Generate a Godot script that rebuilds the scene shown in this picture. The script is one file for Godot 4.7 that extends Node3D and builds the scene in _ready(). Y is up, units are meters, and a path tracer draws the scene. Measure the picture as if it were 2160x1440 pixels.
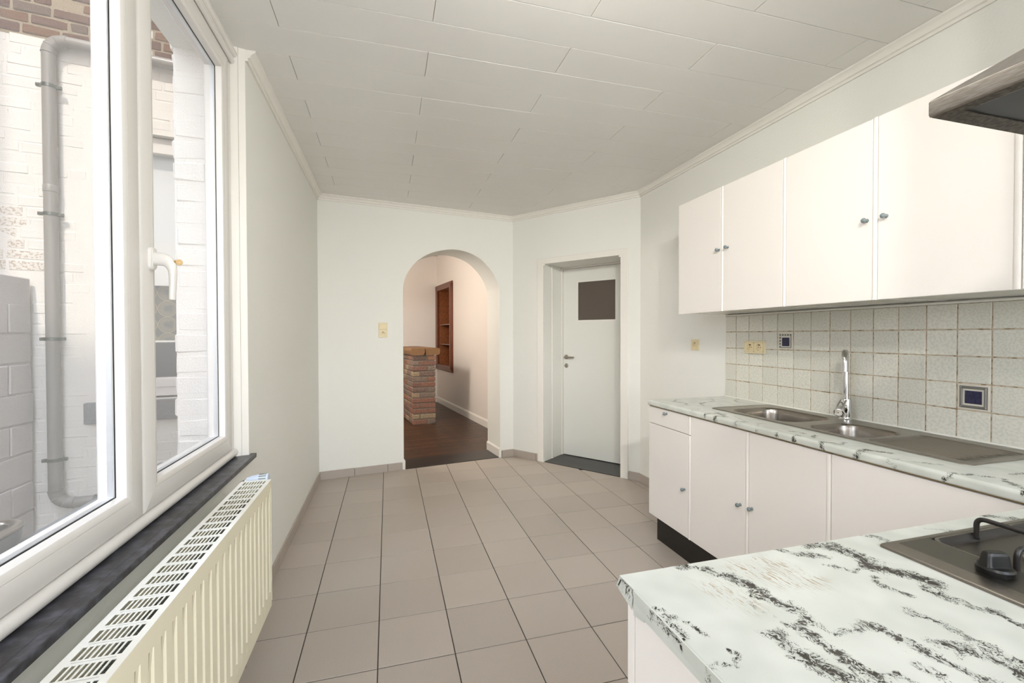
extends Node3D
# Metres. Positions are written (x to the right, y up, z into the room) and turned to Godot's axes by L().

const EYE := 1.32
const CEIL := 2.61
var TN: Transform3D      # frame of the arch wall and the room behind it
var TD: Transform3D      # frame of the slanted wall with the door
var M := {}
var names := {}
var rng := RandomNumberGenerator.new()


class MB:
	var v := PackedVector3Array()
	var n := PackedVector3Array()
	var t := PackedVector2Array()
	var T := Transform3D()

	func tri(a: Vector3, b: Vector3, c: Vector3, na: Vector3, nb: Vector3, nc: Vector3, ua := Vector2(), ub := Vector2(), uc := Vector2()) -> void:
		a = T * a; b = T * b; c = T * c
		na = (T.basis * na).normalized(); nb = (T.basis * nb).normalized(); nc = (T.basis * nc).normalized()
		if (b - a).cross(c - a).dot(na + nb + nc) > 0.0:
			v.append_array([a, c, b]); n.append_array([na, nc, nb]); t.append_array([ua, uc, ub])
		else:
			v.append_array([a, b, c]); n.append_array([na, nb, nc]); t.append_array([ua, ub, uc])

	func quad(a: Vector3, b: Vector3, c: Vector3, d: Vector3, k: Vector3, u := [Vector2(), Vector2(), Vector2(), Vector2()]) -> void:
		tri(a, b, c, k, k, k, u[0], u[1], u[2]); tri(a, c, d, k, k, k, u[0], u[2], u[3])

	func quads(a: Vector3, b: Vector3, c: Vector3, d: Vector3, na: Vector3, nb: Vector3, nc: Vector3, nd: Vector3, u := [Vector2(), Vector2(), Vector2(), Vector2()]) -> void:
		tri(a, b, c, na, nb, nc, u[0], u[1], u[2]); tri(a, c, d, na, nc, nd, u[0], u[2], u[3])

	# a chamfered box between two corners written with z into the room
	func bx(x0: float, x1: float, y0: float, y1: float, z0: float, z1: float, bv := 0.0) -> MB:
		return box(Vector3((x0 + x1) / 2, (y0 + y1) / 2, -(z0 + z1) / 2), Vector3(absf(x1 - x0), absf(y1 - y0), absf(z1 - z0)), bv)

	func box(c: Vector3, s: Vector3, bv := 0.0, q := Basis()) -> MB:
		var h := s / 2
		var ax := [q.x, q.y, q.z]
		bv = minf(bv, minf(h.x, minf(h.y, h.z)) * 0.95)
		for i in 3:
			var j := (i + 1) % 3
			var k := (i + 2) % 3
			for e in [-1.0, 1.0]:
				var f: Vector3 = c + ax[i] * h[i] * e
				var a: Vector3 = ax[j] * (h[j] - bv)
				var b: Vector3 = ax[k] * (h[k] - bv)
				quad(f - a - b, f + a - b, f + a + b, f - a + b, ax[i] * e)
				if bv > 0.0:
					for g in [-1.0, 1.0]:   # the edge between face i and face j
						var p: Vector3 = c + ax[i] * h[i] * e + ax[j] * (h[j] - bv) * g
						var r: Vector3 = c + ax[i] * (h[i] - bv) * e + ax[j] * h[j] * g
						quad(p - b, p + b, r + b, r - b, (ax[i] * e + ax[j] * g).normalized())
		if bv > 0.0:
			for e in [-1.0, 1.0]:
				for f in [-1.0, 1.0]:
					for g in [-1.0, 1.0]:
						var m: Vector3 = ax[0] * e + ax[1] * f + ax[2] * g
						var p: Vector3 = c + ax[0] * (h.x - bv) * e + ax[1] * (h.y - bv) * f + ax[2] * (h.z - bv) * g
						tri(p + ax[0] * bv * e, p + ax[1] * bv * f, p + ax[2] * bv * g, m, m, m)
		return self

	# a flat outline (closed) moved along ez; smooth: corners turning less than this many degrees are rounded off
	func prism(p: PackedVector2Array, o: Vector3, ex: Vector3, ey: Vector3, ez: Vector3, smooth := 0.0, caps := true, uvs := 0.0) -> MB:
		var k := p.size()
		var area := 0.0
		for i in k:
			area += p[i].cross(p[(i + 1) % k])
		var sgn := signf(area)
		var en: Array[Vector3] = []
		for i in k:
			var d := p[(i + 1) % k] - p[i]
			var w := Vector2(d.y, -d.x).normalized() * sgn
			en.append((ex * w.x + ey * w.y).normalized())
		var run := 0.0
		for i in k:
			var j := (i + 1) % k
			var a := o + ex * p[i].x + ey * p[i].y
			var b := o + ex * p[j].x + ey * p[j].y
			var na := en[i]
			var nb := en[i]
			var lim := cos(deg_to_rad(smooth))
			if en[(i + k - 1) % k].dot(en[i]) > lim:
				na = (en[(i + k - 1) % k] + en[i]).normalized()
			if en[j].dot(en[i]) > lim:
				nb = (en[j] + en[i]).normalized()
			var l := (b - a).length()
			quads(a, b, b + ez, a + ez, na, nb, nb, na, [Vector2(0, run), Vector2(0, run + l), Vector2(ez.length(), run + l), Vector2(ez.length(), run)])
			run += l
		if caps:
			var idx := Geometry2D.triangulate_polygon(p)
			var z := ez.normalized()
			for i in range(0, idx.size(), 3):
				var q := [p[idx[i]], p[idx[i + 1]], p[idx[i + 2]]]
				var w: Array = q.map(func(s): return o + ex * s.x + ey * s.y)
				tri(w[0], w[1], w[2], -z, -z, -z, q[0], q[1], q[2])
				tri(w[0] + ez, w[1] + ez, w[2] + ez, z, z, z, q[0], q[1], q[2])
		return self

	# a flat piece with a chamfered face: outline in (x, z into the room), face at y0, back at y1
	func slab(p: PackedVector2Array, y0: float, y1: float, c: float) -> MB:
		var k := p.size()
		var q := inset(p, c)
		var up := signf(y0 - y1)
		var ctr := Vector2()
		for s in p:
			ctr += s / k
		var yc := y0 - up * c
		for i in k:
			var j := (i + 1) % k
			var d := p[j] - p[i]
			var w := Vector2(d.y, -d.x).normalized()
			if w.dot(p[i] - ctr) < 0:
				w = -w
			var o := Vector3(w.x, 0, -w.y)
			var a := Vector3(p[i].x, yc, -p[i].y)
			var b := Vector3(p[j].x, yc, -p[j].y)
			var a2 := Vector3(q[i].x, y0, -q[i].y)
			var b2 := Vector3(q[j].x, y0, -q[j].y)
			quad(a, b, b2, a2, (o + Vector3.UP * up).normalized())
			quad(a, b, Vector3(b.x, y1, b.z), Vector3(a.x, y1, a.z), o)
			if i > 0 and i < k - 1:
				var z0 := Vector3(q[0].x, y0, -q[0].y)
				var m := Vector3.UP * up
				tri(z0, a2, b2, m, m, m)
		return self

	static func inset(p: PackedVector2Array, c: float) -> PackedVector2Array:
		var k := p.size()
		var area := 0.0
		for i in k:
			area += p[i].cross(p[(i + 1) % k])
		var g := signf(area)
		var r := PackedVector2Array()
		for i in k:
			var d0 := (p[i] - p[(i + k - 1) % k]).normalized()
			var d1 := (p[(i + 1) % k] - p[i]).normalized()
			var n0 := Vector2(-d0.y, d0.x) * g
			var n1 := Vector2(-d1.y, d1.x) * g
			var den := maxf(0.25, 1.0 + n0.dot(n1))
			r.append(p[i] + (n0 + n1) * c / den)
		return r

	# profile of (radius, height along ax) points
	func lathe(p: Array, o: Vector3, ax: Vector3, seg := 24, sharp := 35.0) -> MB:
		ax = ax.normalized()
		var e1 := ax.cross(Vector3.UP if absf(ax.y) < 0.9 else Vector3.RIGHT).normalized()
		var e2 := ax.cross(e1)
		var k := p.size() - 1
		var sn: Array[Vector2] = []
		for i in k:
			var d: Vector2 = p[i + 1] - p[i]
			sn.append(Vector2(d.y, -d.x).normalized())
		var lim := cos(deg_to_rad(sharp))
		for i in k:
			if (p[i + 1] - p[i]).length() < 1e-7:
				continue
			var n0 := sn[i]
			var n1 := sn[i]
			if i > 0 and sn[i - 1].dot(sn[i]) > lim:
				n0 = (sn[i - 1] + sn[i]).normalized()
			if i < k - 1 and sn[i + 1].dot(sn[i]) > lim:
				n1 = (sn[i + 1] + sn[i]).normalized()
			for s in seg:
				var r0 := e1 * cos(TAU * s / seg) + e2 * sin(TAU * s / seg)
				var r1 := e1 * cos(TAU * (s + 1) / seg) + e2 * sin(TAU * (s + 1) / seg)
				var a: Vector3 = o + r0 * p[i].x + ax * p[i].y
				var b: Vector3 = o + r1 * p[i].x + ax * p[i].y
				var c: Vector3 = o + r1 * p[i + 1].x + ax * p[i + 1].y
				var d: Vector3 = o + r0 * p[i + 1].x + ax * p[i + 1].y
				if p[i].x < 1e-6:
					tri(a, c, d, ax * n0.y + r0 * n0.x, ax * n1.y + r1 * n1.x, ax * n1.y + r0 * n1.x)
				elif p[i + 1].x < 1e-6:
					tri(a, b, c, ax * n0.y + r0 * n0.x, ax * n0.y + r1 * n0.x, ax * n1.y + r1 * n1.x)
				else:
					quads(a, b, c, d, ax * n0.y + r0 * n0.x, ax * n0.y + r1 * n0.x, ax * n1.y + r1 * n1.x, ax * n1.y + r0 * n1.x)
		return self

	func tube(path: Array, r: float, seg := 12, r2 := -1.0) -> MB:
		var k := path.size()
		var fr := []
		var e1 := Vector3()
		for i in k:
			var d: Vector3 = (path[mini(i + 1, k - 1)] - path[maxi(i - 1, 0)]).normalized()
			if i == 0:
				e1 = d.cross(Vector3.UP if absf(d.y) < 0.9 else Vector3.RIGHT).normalized()
			else:
				e1 = (e1 - d * e1.dot(d)).normalized()
			fr.append([e1, d.cross(e1), d])
		for i in k - 1:
			var ra := r if r2 < 0 else lerpf(r, r2, float(i) / (k - 1))
			var rb := r if r2 < 0 else lerpf(r, r2, float(i + 1) / (k - 1))
			for s in seg:
				var c0 := Vector2.from_angle(TAU * s / seg)
				var c1 := Vector2.from_angle(TAU * (s + 1) / seg)
				var q := []
				for f in [[i, c0], [i, c1], [i + 1, c1], [i + 1, c0]]:
					q.append(fr[f[0]][0] * f[1].x + fr[f[0]][1] * f[1].y)
				quads(path[i] + q[0] * ra, path[i] + q[1] * ra, path[i + 1] + q[2] * rb, path[i + 1] + q[3] * rb, q[0], q[1], q[2], q[3])
				if i == 0:
					tri(path[0], path[0] + q[0] * ra, path[0] + q[1] * ra, -fr[0][2], -fr[0][2], -fr[0][2])
				if i == k - 2:
					tri(path[k - 1], path[k - 1] + q[2] * rb, path[k - 1] + q[3] * rb, fr[k - 1][2], fr[k - 1][2], fr[k - 1][2])
		return self

	# a rectangular frame in a plane of constant x, mitred at the corners; profile of (inset from the outer edge, x), walked so that its outside is on the right-hand side of the walk
	func ring(z0: float, z1: float, y0: float, y1: float, p: Array, smooth := 30.0) -> MB:
		var k := p.size()
		var area := 0.0
		for i in k:
			area += p[i].cross(p[(i + 1) % k])
		var g := signf(area)
		var en := []
		for i in k:
			var d: Vector2 = p[(i + 1) % k] - p[i]
			en.append(Vector2(d.y, -d.x).normalized() * g)
		var lim := cos(deg_to_rad(smooth))
		var corner := func(i: int, s: Vector2) -> Vector3:
			var cz := z0 + s.x if i == 0 or i == 3 else z1 - s.x
			var cy := y0 + s.x if i < 2 else y1 - s.x
			return Vector3(s.y, cy, -cz)
		var inward := [Vector3.UP, Vector3(0, 0, 1), Vector3.DOWN, Vector3(0, 0, -1)]   # bottom, far (z1), top, near
		for i in k:
			var j := (i + 1) % k
			var n0: Vector2 = en[i]
			var n1: Vector2 = en[i]
			if en[(i + k - 1) % k].dot(en[i]) > lim:
				n0 = (en[(i + k - 1) % k] + en[i]).normalized()
			if en[j].dot(en[i]) > lim:
				n1 = (en[j] + en[i]).normalized()
			for side in 4:
				var m0: Vector3 = inward[side] * n0.x + Vector3.RIGHT * n0.y
				var m1: Vector3 = inward[side] * n1.x + Vector3.RIGHT * n1.y
				quads(corner.call(side, p[i]), corner.call((side + 1) % 4, p[i]), corner.call((side + 1) % 4, p[j]), corner.call(side, p[j]), m0, m0, m1, m1)
		return self

	# rings of points joined by a smooth skin
	func loft(rings: Array, closed := true, flip := 1.0) -> MB:
		var k: int = rings[0].size()
		var nn := []
		for i in rings.size():
			var row := []
			for j in k:
				var a: Vector3 = rings[i][(j + 1) % k] - rings[i][(j + k - 1) % k]
				var b: Vector3 = rings[mini(i + 1, rings.size() - 1)][j] - rings[maxi(i - 1, 0)][j]
				row.append(a.cross(b).normalized() * flip)
			nn.append(row)
		for i in rings.size() - 1:
			for j in k if closed else k - 1:
				var l := (j + 1) % k
				quads(rings[i][j], rings[i][l], rings[i + 1][l], rings[i + 1][j], nn[i][j], nn[i][l], nn[i + 1][l], nn[i + 1][j])
		return self

	func mesh() -> ArrayMesh:
		var a := []
		a.resize(Mesh.ARRAY_MAX)
		a[Mesh.ARRAY_VERTEX] = v
		a[Mesh.ARRAY_NORMAL] = n
		a[Mesh.ARRAY_TEX_UV] = t
		var m := ArrayMesh.new()
		m.add_surface_from_arrays(Mesh.PRIMITIVE_TRIANGLES, a)
		return m


func L(x: float, y: float, z: float) -> Vector3:
	return Vector3(x, y, -z)


func mb(T := Transform3D()) -> MB:
	var b := MB.new()
	b.T = T
	return b


func numbered(s: String) -> String:
	var k: int = names.get(s, 0)
	names[s] = k + 1
	return s if k == 0 else "%s_%03d" % [s, k]


func tag(o: Node, label := "", category := "", group := "", kind := "") -> Node:
	if label: o.set_meta("label", label)
	if category: o.set_meta("category", category)
	if group: o.set_meta("group", group)
	if kind: o.set_meta("kind", kind)
	return o


func thing(called: String, label: String, category: String, at := Vector3.ZERO, kind := "", group := "") -> Node3D:
	var o := Node3D.new()
	o.name = numbered(called)
	add_child(o)
	o.position = at
	tag(o, label, category, group, kind)
	return o


func where(p: Node) -> Transform3D:
	var t := Transform3D()
	while p != self:
		t = (p as Node3D).transform * t
		p = p.get_parent()
	return t


# commits a shape given in world coordinates as one mesh: a part of parent, or a thing of its own set at its base and turned as it was drawn
func obj(called: String, b: MB, m: Material, parent: Node = null) -> MeshInstance3D:
	var o := MeshInstance3D.new()
	o.material_override = m
	var inv := (b.T.basis.inverse() if parent == null else where(parent).basis.inverse())
	for i in b.v.size():
		b.v[i] = inv * b.v[i]
		b.n[i] = inv * b.n[i]
	if parent == null:
		var lo := b.v[0]
		var hi := b.v[0]
		for p in b.v:
			lo = lo.min(p); hi = hi.max(p)
		var base := Vector3((lo.x + hi.x) / 2, lo.y, (lo.z + hi.z) / 2)
		for i in b.v.size():
			b.v[i] -= base
		o.mesh = b.mesh()
		o.transform = Transform3D(b.T.basis, b.T.basis * base)
		o.name = numbered(called)
		add_child(o)
	else:
		o.mesh = b.mesh()
		o.name = called
		var w := where(parent)
		o.position = -(w.basis.inverse() * w.origin)
		parent.add_child(o, true)
	return o


func struct(called: String, b: MB, m: Material, label: String, category: String) -> MeshInstance3D:
	var o := obj(called, b, m)
	tag(o, label, category, "", "structure")
	return o


# one of many alike pieces: a shared mesh put at xf (world)
func piece(called: String, mesh: Mesh, m: Material, parent: Node, xf: Transform3D) -> MeshInstance3D:
	var o := MeshInstance3D.new()
	o.mesh = mesh
	o.material_override = m
	o.name = called
	o.transform = where(parent).affine_inverse() * xf
	parent.add_child(o, true)
	return o


func noise(freq: float, oct := 3, sd := 1, type := FastNoiseLite.TYPE_SIMPLEX) -> FastNoiseLite:
	var f := FastNoiseLite.new()
	f.noise_type = type
	f.frequency = freq
	f.fractal_octaves = oct
	f.seed = sd
	return f


func ntex(f: FastNoiseLite, cols: Array, size := 512, stops := []) -> NoiseTexture2D:
	var t := NoiseTexture2D.new()
	t.width = size; t.height = size
	t.seamless = true
	t.noise = f
	var g := Gradient.new()
	g.colors = PackedColorArray(cols)
	var o := PackedFloat32Array()
	for i in cols.size():
		o.append(stops[i] if stops.size() else float(i) / (cols.size() - 1))
	g.offsets = o
	t.color_ramp = g
	return t


func bump(f: FastNoiseLite, size := 512) -> NoiseTexture2D:
	return ntex(f, [Color.BLACK, Color.WHITE], size)


func mat(c: Color, rough := 0.6, metal := 0.0) -> StandardMaterial3D:
	var m := StandardMaterial3D.new()
	m.albedo_color = c
	m.roughness = rough
	m.metallic = metal
	return m


# colour, roughness and relief from noise laid on in three planes; scale in repeats per metre
func tri_mat(c: Color, rough: float, tex: Texture2D, relief: Texture2D, cm: float, scale: Vector3, world := true) -> StandardMaterial3D:
	var m := mat(c, rough)
	m.uv1_triplanar = true
	m.uv1_world_triplanar = world
	m.uv1_scale = scale
	if tex:
		m.albedo_texture = tex
	if relief:
		m.heightmap_enabled = true
		m.heightmap_texture = relief
		m.heightmap_scale = cm
	return m


# white laminate printed with dark marble veins. strokes: [half width, density, points...] in metres; stretch: direction the veins run along
func marble(w: int, h: int, sw: float, sh: float, strokes: Array, tan_strokes: Array, along: Vector2, sd: int) -> ImageTexture:
	var q := 8
	var lw := w / q + 2
	var lh := h / q + 2
	var den := PackedFloat32Array(); den.resize(lw * lh)
	var line := PackedFloat32Array(); line.resize(lw * lh)
	var tan := PackedFloat32Array(); tan.resize(lw * lh)
	line.fill(9.0)
	var wob := noise(22.0, 3, sd)
	var lists := [strokes, tan_strokes]
	for which in 2:
		for s in lists[which]:
			var hw: float = s[0]
			for i in range(2, s.size() - 1):
				var a: Vector2 = s[i]
				var b: Vector2 = s[i + 1]
				var r := Rect2(a, Vector2()).expand(b).grow(hw * 3.0)
				for y in range(maxi(0, int(r.position.y / sh * h / q)), mini(lh, int(r.end.y / sh * h / q) + 2)):
					for x in range(maxi(0, int(r.position.x / sw * w / q)), mini(lw, int(r.end.x / sw * w / q) + 2)):
						var p := Vector2(x * q * sw / w, y * q * sh / h)
						p += Vector2(wob.get_noise_2d(p.x, p.y), wob.get_noise_2d(p.x + 7.0, p.y)) * 0.012
						var c := Geometry2D.get_closest_point_to_segment(p, a, b)
						var d := p.distance_to(c)
						var k := y * lw + x
						var e: float = s[1] * exp(-d * d / (hw * hw * 0.6))
						if which == 0:
							den[k] = maxf(den[k], e)
							line[k] = minf(line[k], d)
						else:
							tan[k] = maxf(tan[k], e)
	var n1 := noise(1.0, 3, sd + 1)
	var n2 := noise(1.0, 2, sd + 2)
	var n3 := noise(1.0, 2, sd + 3)
	var n4 := noise(1.0, 2, sd + 4)
	var per := Vector2(-along.y, along.x)
	var bytes := PackedByteArray()
	bytes.resize(w * h * 3)
	var at := 0
	for y in h:
		var fy := float(y) / q
		var y0 := int(fy)
		fy -= y0
		for x in w:
			var fx := float(x) / q
			var x0 := int(fx)
			fx -= x0
			var k := y0 * lw + x0
			var px := x * sw / w
			var py := y * sh / h
			var r := 0.80
			var g := 0.808
			var b := 0.775
			var cl := n3.get_noise_2d(px * 9.0, py * 9.0)
			r += cl * 0.03; g += cl * 0.028; b += cl * 0.03
			var d := lerpf(lerpf(den[k], den[k + 1], fx), lerpf(den[k + lw], den[k + lw + 1], fx), fy)
			var tn := lerpf(lerpf(tan[k], tan[k + 1], fx), lerpf(tan[k + lw], tan[k + lw + 1], fx), fy)
			if d > 0.015 or tn > 0.03:
				var al := px * along.x + py * along.y
				var ac := px * per.x + py * per.y
				var wx := n3.get_noise_2d(al * 22.0, ac * 22.0) * 0.016 + n4.get_noise_2d(al * 70.0, ac * 70.0) * 0.004
				var wy := n4.get_noise_2d(al * 22.0 + 9.0, ac * 22.0) * 0.010 + n3.get_noise_2d(al * 70.0, ac * 70.0) * 0.004
				var a := n1.get_noise_2d((al + wx) * 15.0, (ac + wy) * 70.0)
				var c := n2.get_noise_2d((al + wx) * 34.0, (ac + wy) * 130.0)
				var v := maxf(1.0 - absf(a) / (0.035 + 0.10 * d), 1.0 - absf(c) / (0.03 + 0.17 * d))
				v = clampf(v * 2.0, 0.0, 1.0) * smoothstep(0.10, 0.45, d + 0.25 * a)
				v = maxf(v, smoothstep(0.82, 1.1, d + a * 0.5 + c * 0.2) * 0.85)
				var ln := lerpf(lerpf(line[k], line[k + 1], fx), lerpf(line[k + lw], line[k + lw + 1], fx), fy)
				ln += absf(c) * 0.0018
				v = maxf(v, clampf((0.0022 - ln) / 0.0012, 0.0, 1.0) * smoothstep(-0.35, 0.25, a + d * 0.5) * minf(1.0, d * 1.3))
				var haze := smoothstep(0.05, 0.9, d) * 0.09
				r -= haze; g -= haze * 0.95; b -= haze * 0.95
				r = lerpf(r, 0.085, v); g = lerpf(g, 0.072, v); b = lerpf(b, 0.06, v)
				if tn > 0.03:
					var f := n2.get_noise_2d(al * 22.0, ac * 190.0) + 0.4 * c
					var tv := clampf((f - 0.27) * 6.0, 0.0, 1.0) * tn * 0.75
					r = lerpf(r, 0.60, tv); g = lerpf(g, 0.50, tv); b = lerpf(b, 0.39, tv)
			bytes[at] = int(clampf(r, 0, 1) * 255); bytes[at + 1] = int(clampf(g, 0, 1) * 255); bytes[at + 2] = int(clampf(b, 0, 1) * 255)
			at += 3
	return ImageTexture.create_from_image(Image.create_from_data(w, h, false, Image.FORMAT_RGB8, bytes))


func pts(a: Array) -> Array:
	var r := []
	for i in range(0, a.size(), 2):
		r.append(Vector2(a[i], a[i + 1]))
	return r


func stroke(hw: float, d: float, a: Array, o := Vector2()) -> Array:
	var r := [hw, d]
	for p in pts(a):
		r.append(p - o)
	return r


func curtain_tex() -> ImageTexture:
	var im := Image.create(256, 256, false, Image.FORMAT_RGB8)
	var f := noise(0.35, 2, 5)
	for y in 256:
		for x in 256:
			var c := Color(0.30, 0.29, 0.23)
			var p := Vector2(fposmod(x, 128.0) - 64.0, fposmod(y, 128.0) - 64.0)
			var d := p.length()
			var g := f.get_noise_2d(x, y)
			if d < 62.0:
				c = Color(0.46, 0.42, 0.32).lerp(Color(0.36, 0.34, 0.27), smoothstep(0.0, 1.0, absf(d - 40.0) / 30.0))
				c = c.lightened(g * 0.12)
				if d < 22.0 or p.x > 14.0 and d < 40.0:
					c = Color(0.30, 0.29, 0.24)
			if absf(d - 62.0) < 1.8:
				c = Color(0.66, 0.58, 0.42)
			im.set_pixel(x, y, c)
	return ImageTexture.create_from_image(im)


func make_materials() -> void:
	var rough_wall := bump(noise(0.035, 4, 11))
	var fine := bump(noise(0.09, 3, 12))
	M.wall = tri_mat(Color(0.92, 0.917, 0.89), 0.62, null, rough_wall, 0.06, Vector3.ONE * 3.0)
	M.ceiling = mat(Color(0.92, 0.91, 0.89), 0.42)
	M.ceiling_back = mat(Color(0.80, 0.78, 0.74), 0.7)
	M.trim = mat(Color(0.92, 0.905, 0.875), 0.4)
	M.cabinet = tri_mat(Color(0.93, 0.905, 0.88), 0.40, null, fine, 0.004, Vector3.ONE * 4.0)
	M.cabinet_gloss = mat(Color(0.86, 0.85, 0.81), 0.12)
	M.cabinet_gap = mat(Color(0.62, 0.52, 0.36), 0.7)
	M.door = mat(Color(0.90, 0.895, 0.865), 0.38)
	M.pvc = mat(Color(0.875, 0.86, 0.84), 0.26)
	M.pvc_gap = mat(Color(0.33, 0.31, 0.29), 0.6)
	M.gasket = mat(Color(0.09, 0.09, 0.10), 0.6)
	M.spacer = mat(Color(0.83, 0.84, 0.85), 0.38, 0.7)
	M.glass = mat(Color(1, 1, 1, 0.05), 0.02)
	M.glass.metallic_specular = 0.2
	M.glass.transparency = BaseMaterial3D.TRANSPARENCY_ALPHA
	M.far_glass = mat(Color(0.75, 0.82, 0.88, 0.10), 0.02)
	M.far_glass.metallic_specular = 0.25
	M.far_glass.transparency = BaseMaterial3D.TRANSPARENCY_ALPHA
	M.smoked = tri_mat(Color(0.37, 0.325, 0.295), 0.32, null, fine, 0.02, Vector3.ONE * 9.0)
	var tilefine := ntex(noise(0.28, 3, 21), [Color(0.65, 0.605, 0.565), Color(0.725, 0.68, 0.635), Color(0.77, 0.725, 0.68)], 512, [0.2, 0.5, 0.8])
	for i in 3:
		M["tile_%d" % i] = tri_mat(Color.WHITE.darkened([0.0, 0.015, 0.03][i]), 0.43, tilefine, bump(noise(0.12, 2, 22)) if i == 0 else M.tile_0.heightmap_texture, 0.02, Vector3.ONE * 2.6)
	M.bounce_tile = mat(Color(0.91, 0.90, 0.87), 0.4)  # pale tile for the unseen back floor, added to bounce light
	M.grout = mat(Color(0.25, 0.235, 0.22), 0.85)
	M.skirting = tri_mat(Color.WHITE.darkened(0.04), 0.43, tilefine, null, 0, Vector3.ONE * 2.6)
	var celadon := ntex(noise(0.05, 4, 31), [Color(0.845, 0.838, 0.79), Color(0.885, 0.875, 0.83), Color(0.905, 0.895, 0.845)], 512, [0.22, 0.5, 0.8])
	for i in 2:
		M["wall_tile_%d" % i] = tri_mat(Color.WHITE.darkened(0.02 + 0.03 * i), 0.28, celadon, null, 0, Vector3(2.3, 2.3, 2.3) * (1.0 + 0.3 * i))
	M.wall_grout = tri_mat(Color(1, 1, 1), 0.85, ntex(noise(0.03, 4, 33), [Color(0.56, 0.47, 0.35), Color(0.73, 0.66, 0.56), Color(0.80, 0.74, 0.66)], 512, [0.18, 0.38, 0.62]), null, 0, Vector3(1.9, 1.9, 1.9))
	M.motif_tile = mat(Color(0.84, 0.82, 0.77), 0.26)
	M.motif_grey = mat(Color(0.47, 0.46, 0.43), 0.22)
	M.motif_silver = mat(Color(0.50, 0.49, 0.47), 0.16, 0.25)
	M.motif_blue = tri_mat(Color(1, 1, 1), 0.12, ntex(noise(0.06, 3, 35), [Color(0.10, 0.10, 0.22), Color(0.22, 0.22, 0.36)], 256), bump(noise(0.05, 3, 36), 256), 0.12, Vector3.ONE * 16.0)
	M.socket = mat(Color(0.90, 0.845, 0.70), 0.35)
	M.socket_key = mat(Color(0.91, 0.845, 0.685), 0.30)
	M.socket_hole = mat(Color(0.10, 0.075, 0.05), 0.6)
	var brushed := bump(noise(0.25, 2, 41), 512)
	M.steel = tri_mat(Color(0.55, 0.53, 0.50), 0.27, null, brushed, 0.003, Vector3(2, 2, 40))
	M.steel.metallic = 1.0
	M.steel_satin = tri_mat(Color(0.63, 0.61, 0.58), 0.34, null, brushed, 0.006, Vector3(3, 3, 30))
	M.steel_satin.metallic = 1.0
	M.steel_pan = tri_mat(Color(0.43, 0.42, 0.395), 0.30, null, brushed, 0.004, Vector3(3, 3, 30))
	M.steel_pan.metallic = 1.0
	M.steel_bowl = tri_mat(Color(0.60, 0.575, 0.545), 0.24, null, brushed, 0.003, Vector3(30, 3, 30))
	M.steel_bowl.metallic = 1.0
	M.steel_hood = tri_mat(Color(1, 1, 1), 0.36, ntex(noise(0.02, 4, 43), [Color(0.52, 0.49, 0.455), Color(0.66, 0.64, 0.62)], 512), brushed, 0.004, Vector3(3, 30, 3))
	M.steel_hood.metallic = 1.0
	M.filter = mat(Color(0.30, 0.30, 0.30), 0.5, 0.6)
	M.grime = tri_mat(Color(1, 1, 1), 0.5, ntex(noise(0.06, 4, 44), [Color(0.15, 0.12, 0.09), Color(0.42, 0.39, 0.35)], 256), null, 0, Vector3.ONE * 5)
	M.grime.metallic = 0.7
	M.chrome = mat(Color(0.86, 0.86, 0.86), 0.05, 1.0)
	M.nickel = mat(Color(0.66, 0.63, 0.59), 0.3, 1.0)
	M.black = mat(Color(0.055, 0.05, 0.048), 0.32)
	M.enamel = mat(Color(0.13, 0.115, 0.11), 0.3)
	M.rubber = mat(Color(0.05, 0.05, 0.05), 0.6)
	M.plinth = mat(Color(0.10, 0.085, 0.07), 0.5)
	M.knob = mat(Color(0.46, 0.50, 0.51), 0.3)
	M.radiator = mat(Color(0.925, 0.90, 0.80), 0.36)
	M.radiator_grille = mat(Color(0.94, 0.935, 0.905), 0.36)
	M.fin = mat(Color(0.52, 0.53, 0.49), 0.6)
	M.valve = mat(Color(0.78, 0.82, 0.88), 0.35)
	M.bluestone = tri_mat(Color(1, 1, 1), 0.33, ntex(noise(0.018, 5, 51), [Color(0.17, 0.165, 0.18), Color(0.23, 0.23, 0.255), Color(0.33, 0.335, 0.38)], 512, [0.2, 0.5, 0.9]), bump(noise(0.05, 4, 52)), 0.015, Vector3.ONE * 2.2)
	M.threshold = tri_mat(Color(1, 1, 1), 0.30, ntex(noise(0.05, 4, 53), [Color(0.10, 0.095, 0.095), Color(0.17, 0.165, 0.165)], 512), null, 0, Vector3.ONE * 2.2)
	M.sill_grey = tri_mat(Color(1, 1, 1), 0.75, ntex(noise(0.06, 4, 54), [Color(0.44, 0.45, 0.46), Color(0.58, 0.59, 0.60)], 256), bump(noise(0.2, 3, 55), 256), 0.2, Vector3(9, 2, 9))
	var wood := ntex(noise(0.012, 5, 61), [Color(0.20, 0.13, 0.09), Color(0.29, 0.19, 0.13), Color(0.38, 0.26, 0.18)], 512, [0.2, 0.5, 0.8])
	for i in 3:
		M["board_%d" % i] = tri_mat(Color.WHITE.darkened(0.12 * i), 0.33, wood, null, 0, Vector3(0.8, 3.0 + i, 12.0), false)
	M.niche = tri_mat(Color(1, 1, 1), 0.34, ntex(noise(0.02, 4, 62), [Color(0.40, 0.225, 0.125), Color(0.52, 0.31, 0.175), Color(0.60, 0.37, 0.215)], 512, [0.2, 0.5, 0.8]), null, 0, Vector3(7, 1.2, 7))
	M.niche_frame = tri_mat(Color(1, 1, 1), 0.3, ntex(noise(0.02, 4, 63), [Color(0.36, 0.17, 0.09), Color(0.48, 0.25, 0.135)], 256), null, 0, Vector3(9, 1.5, 9))
	M.shelf = mat(Color(0.55, 0.42, 0.35), 0.25)
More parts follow.
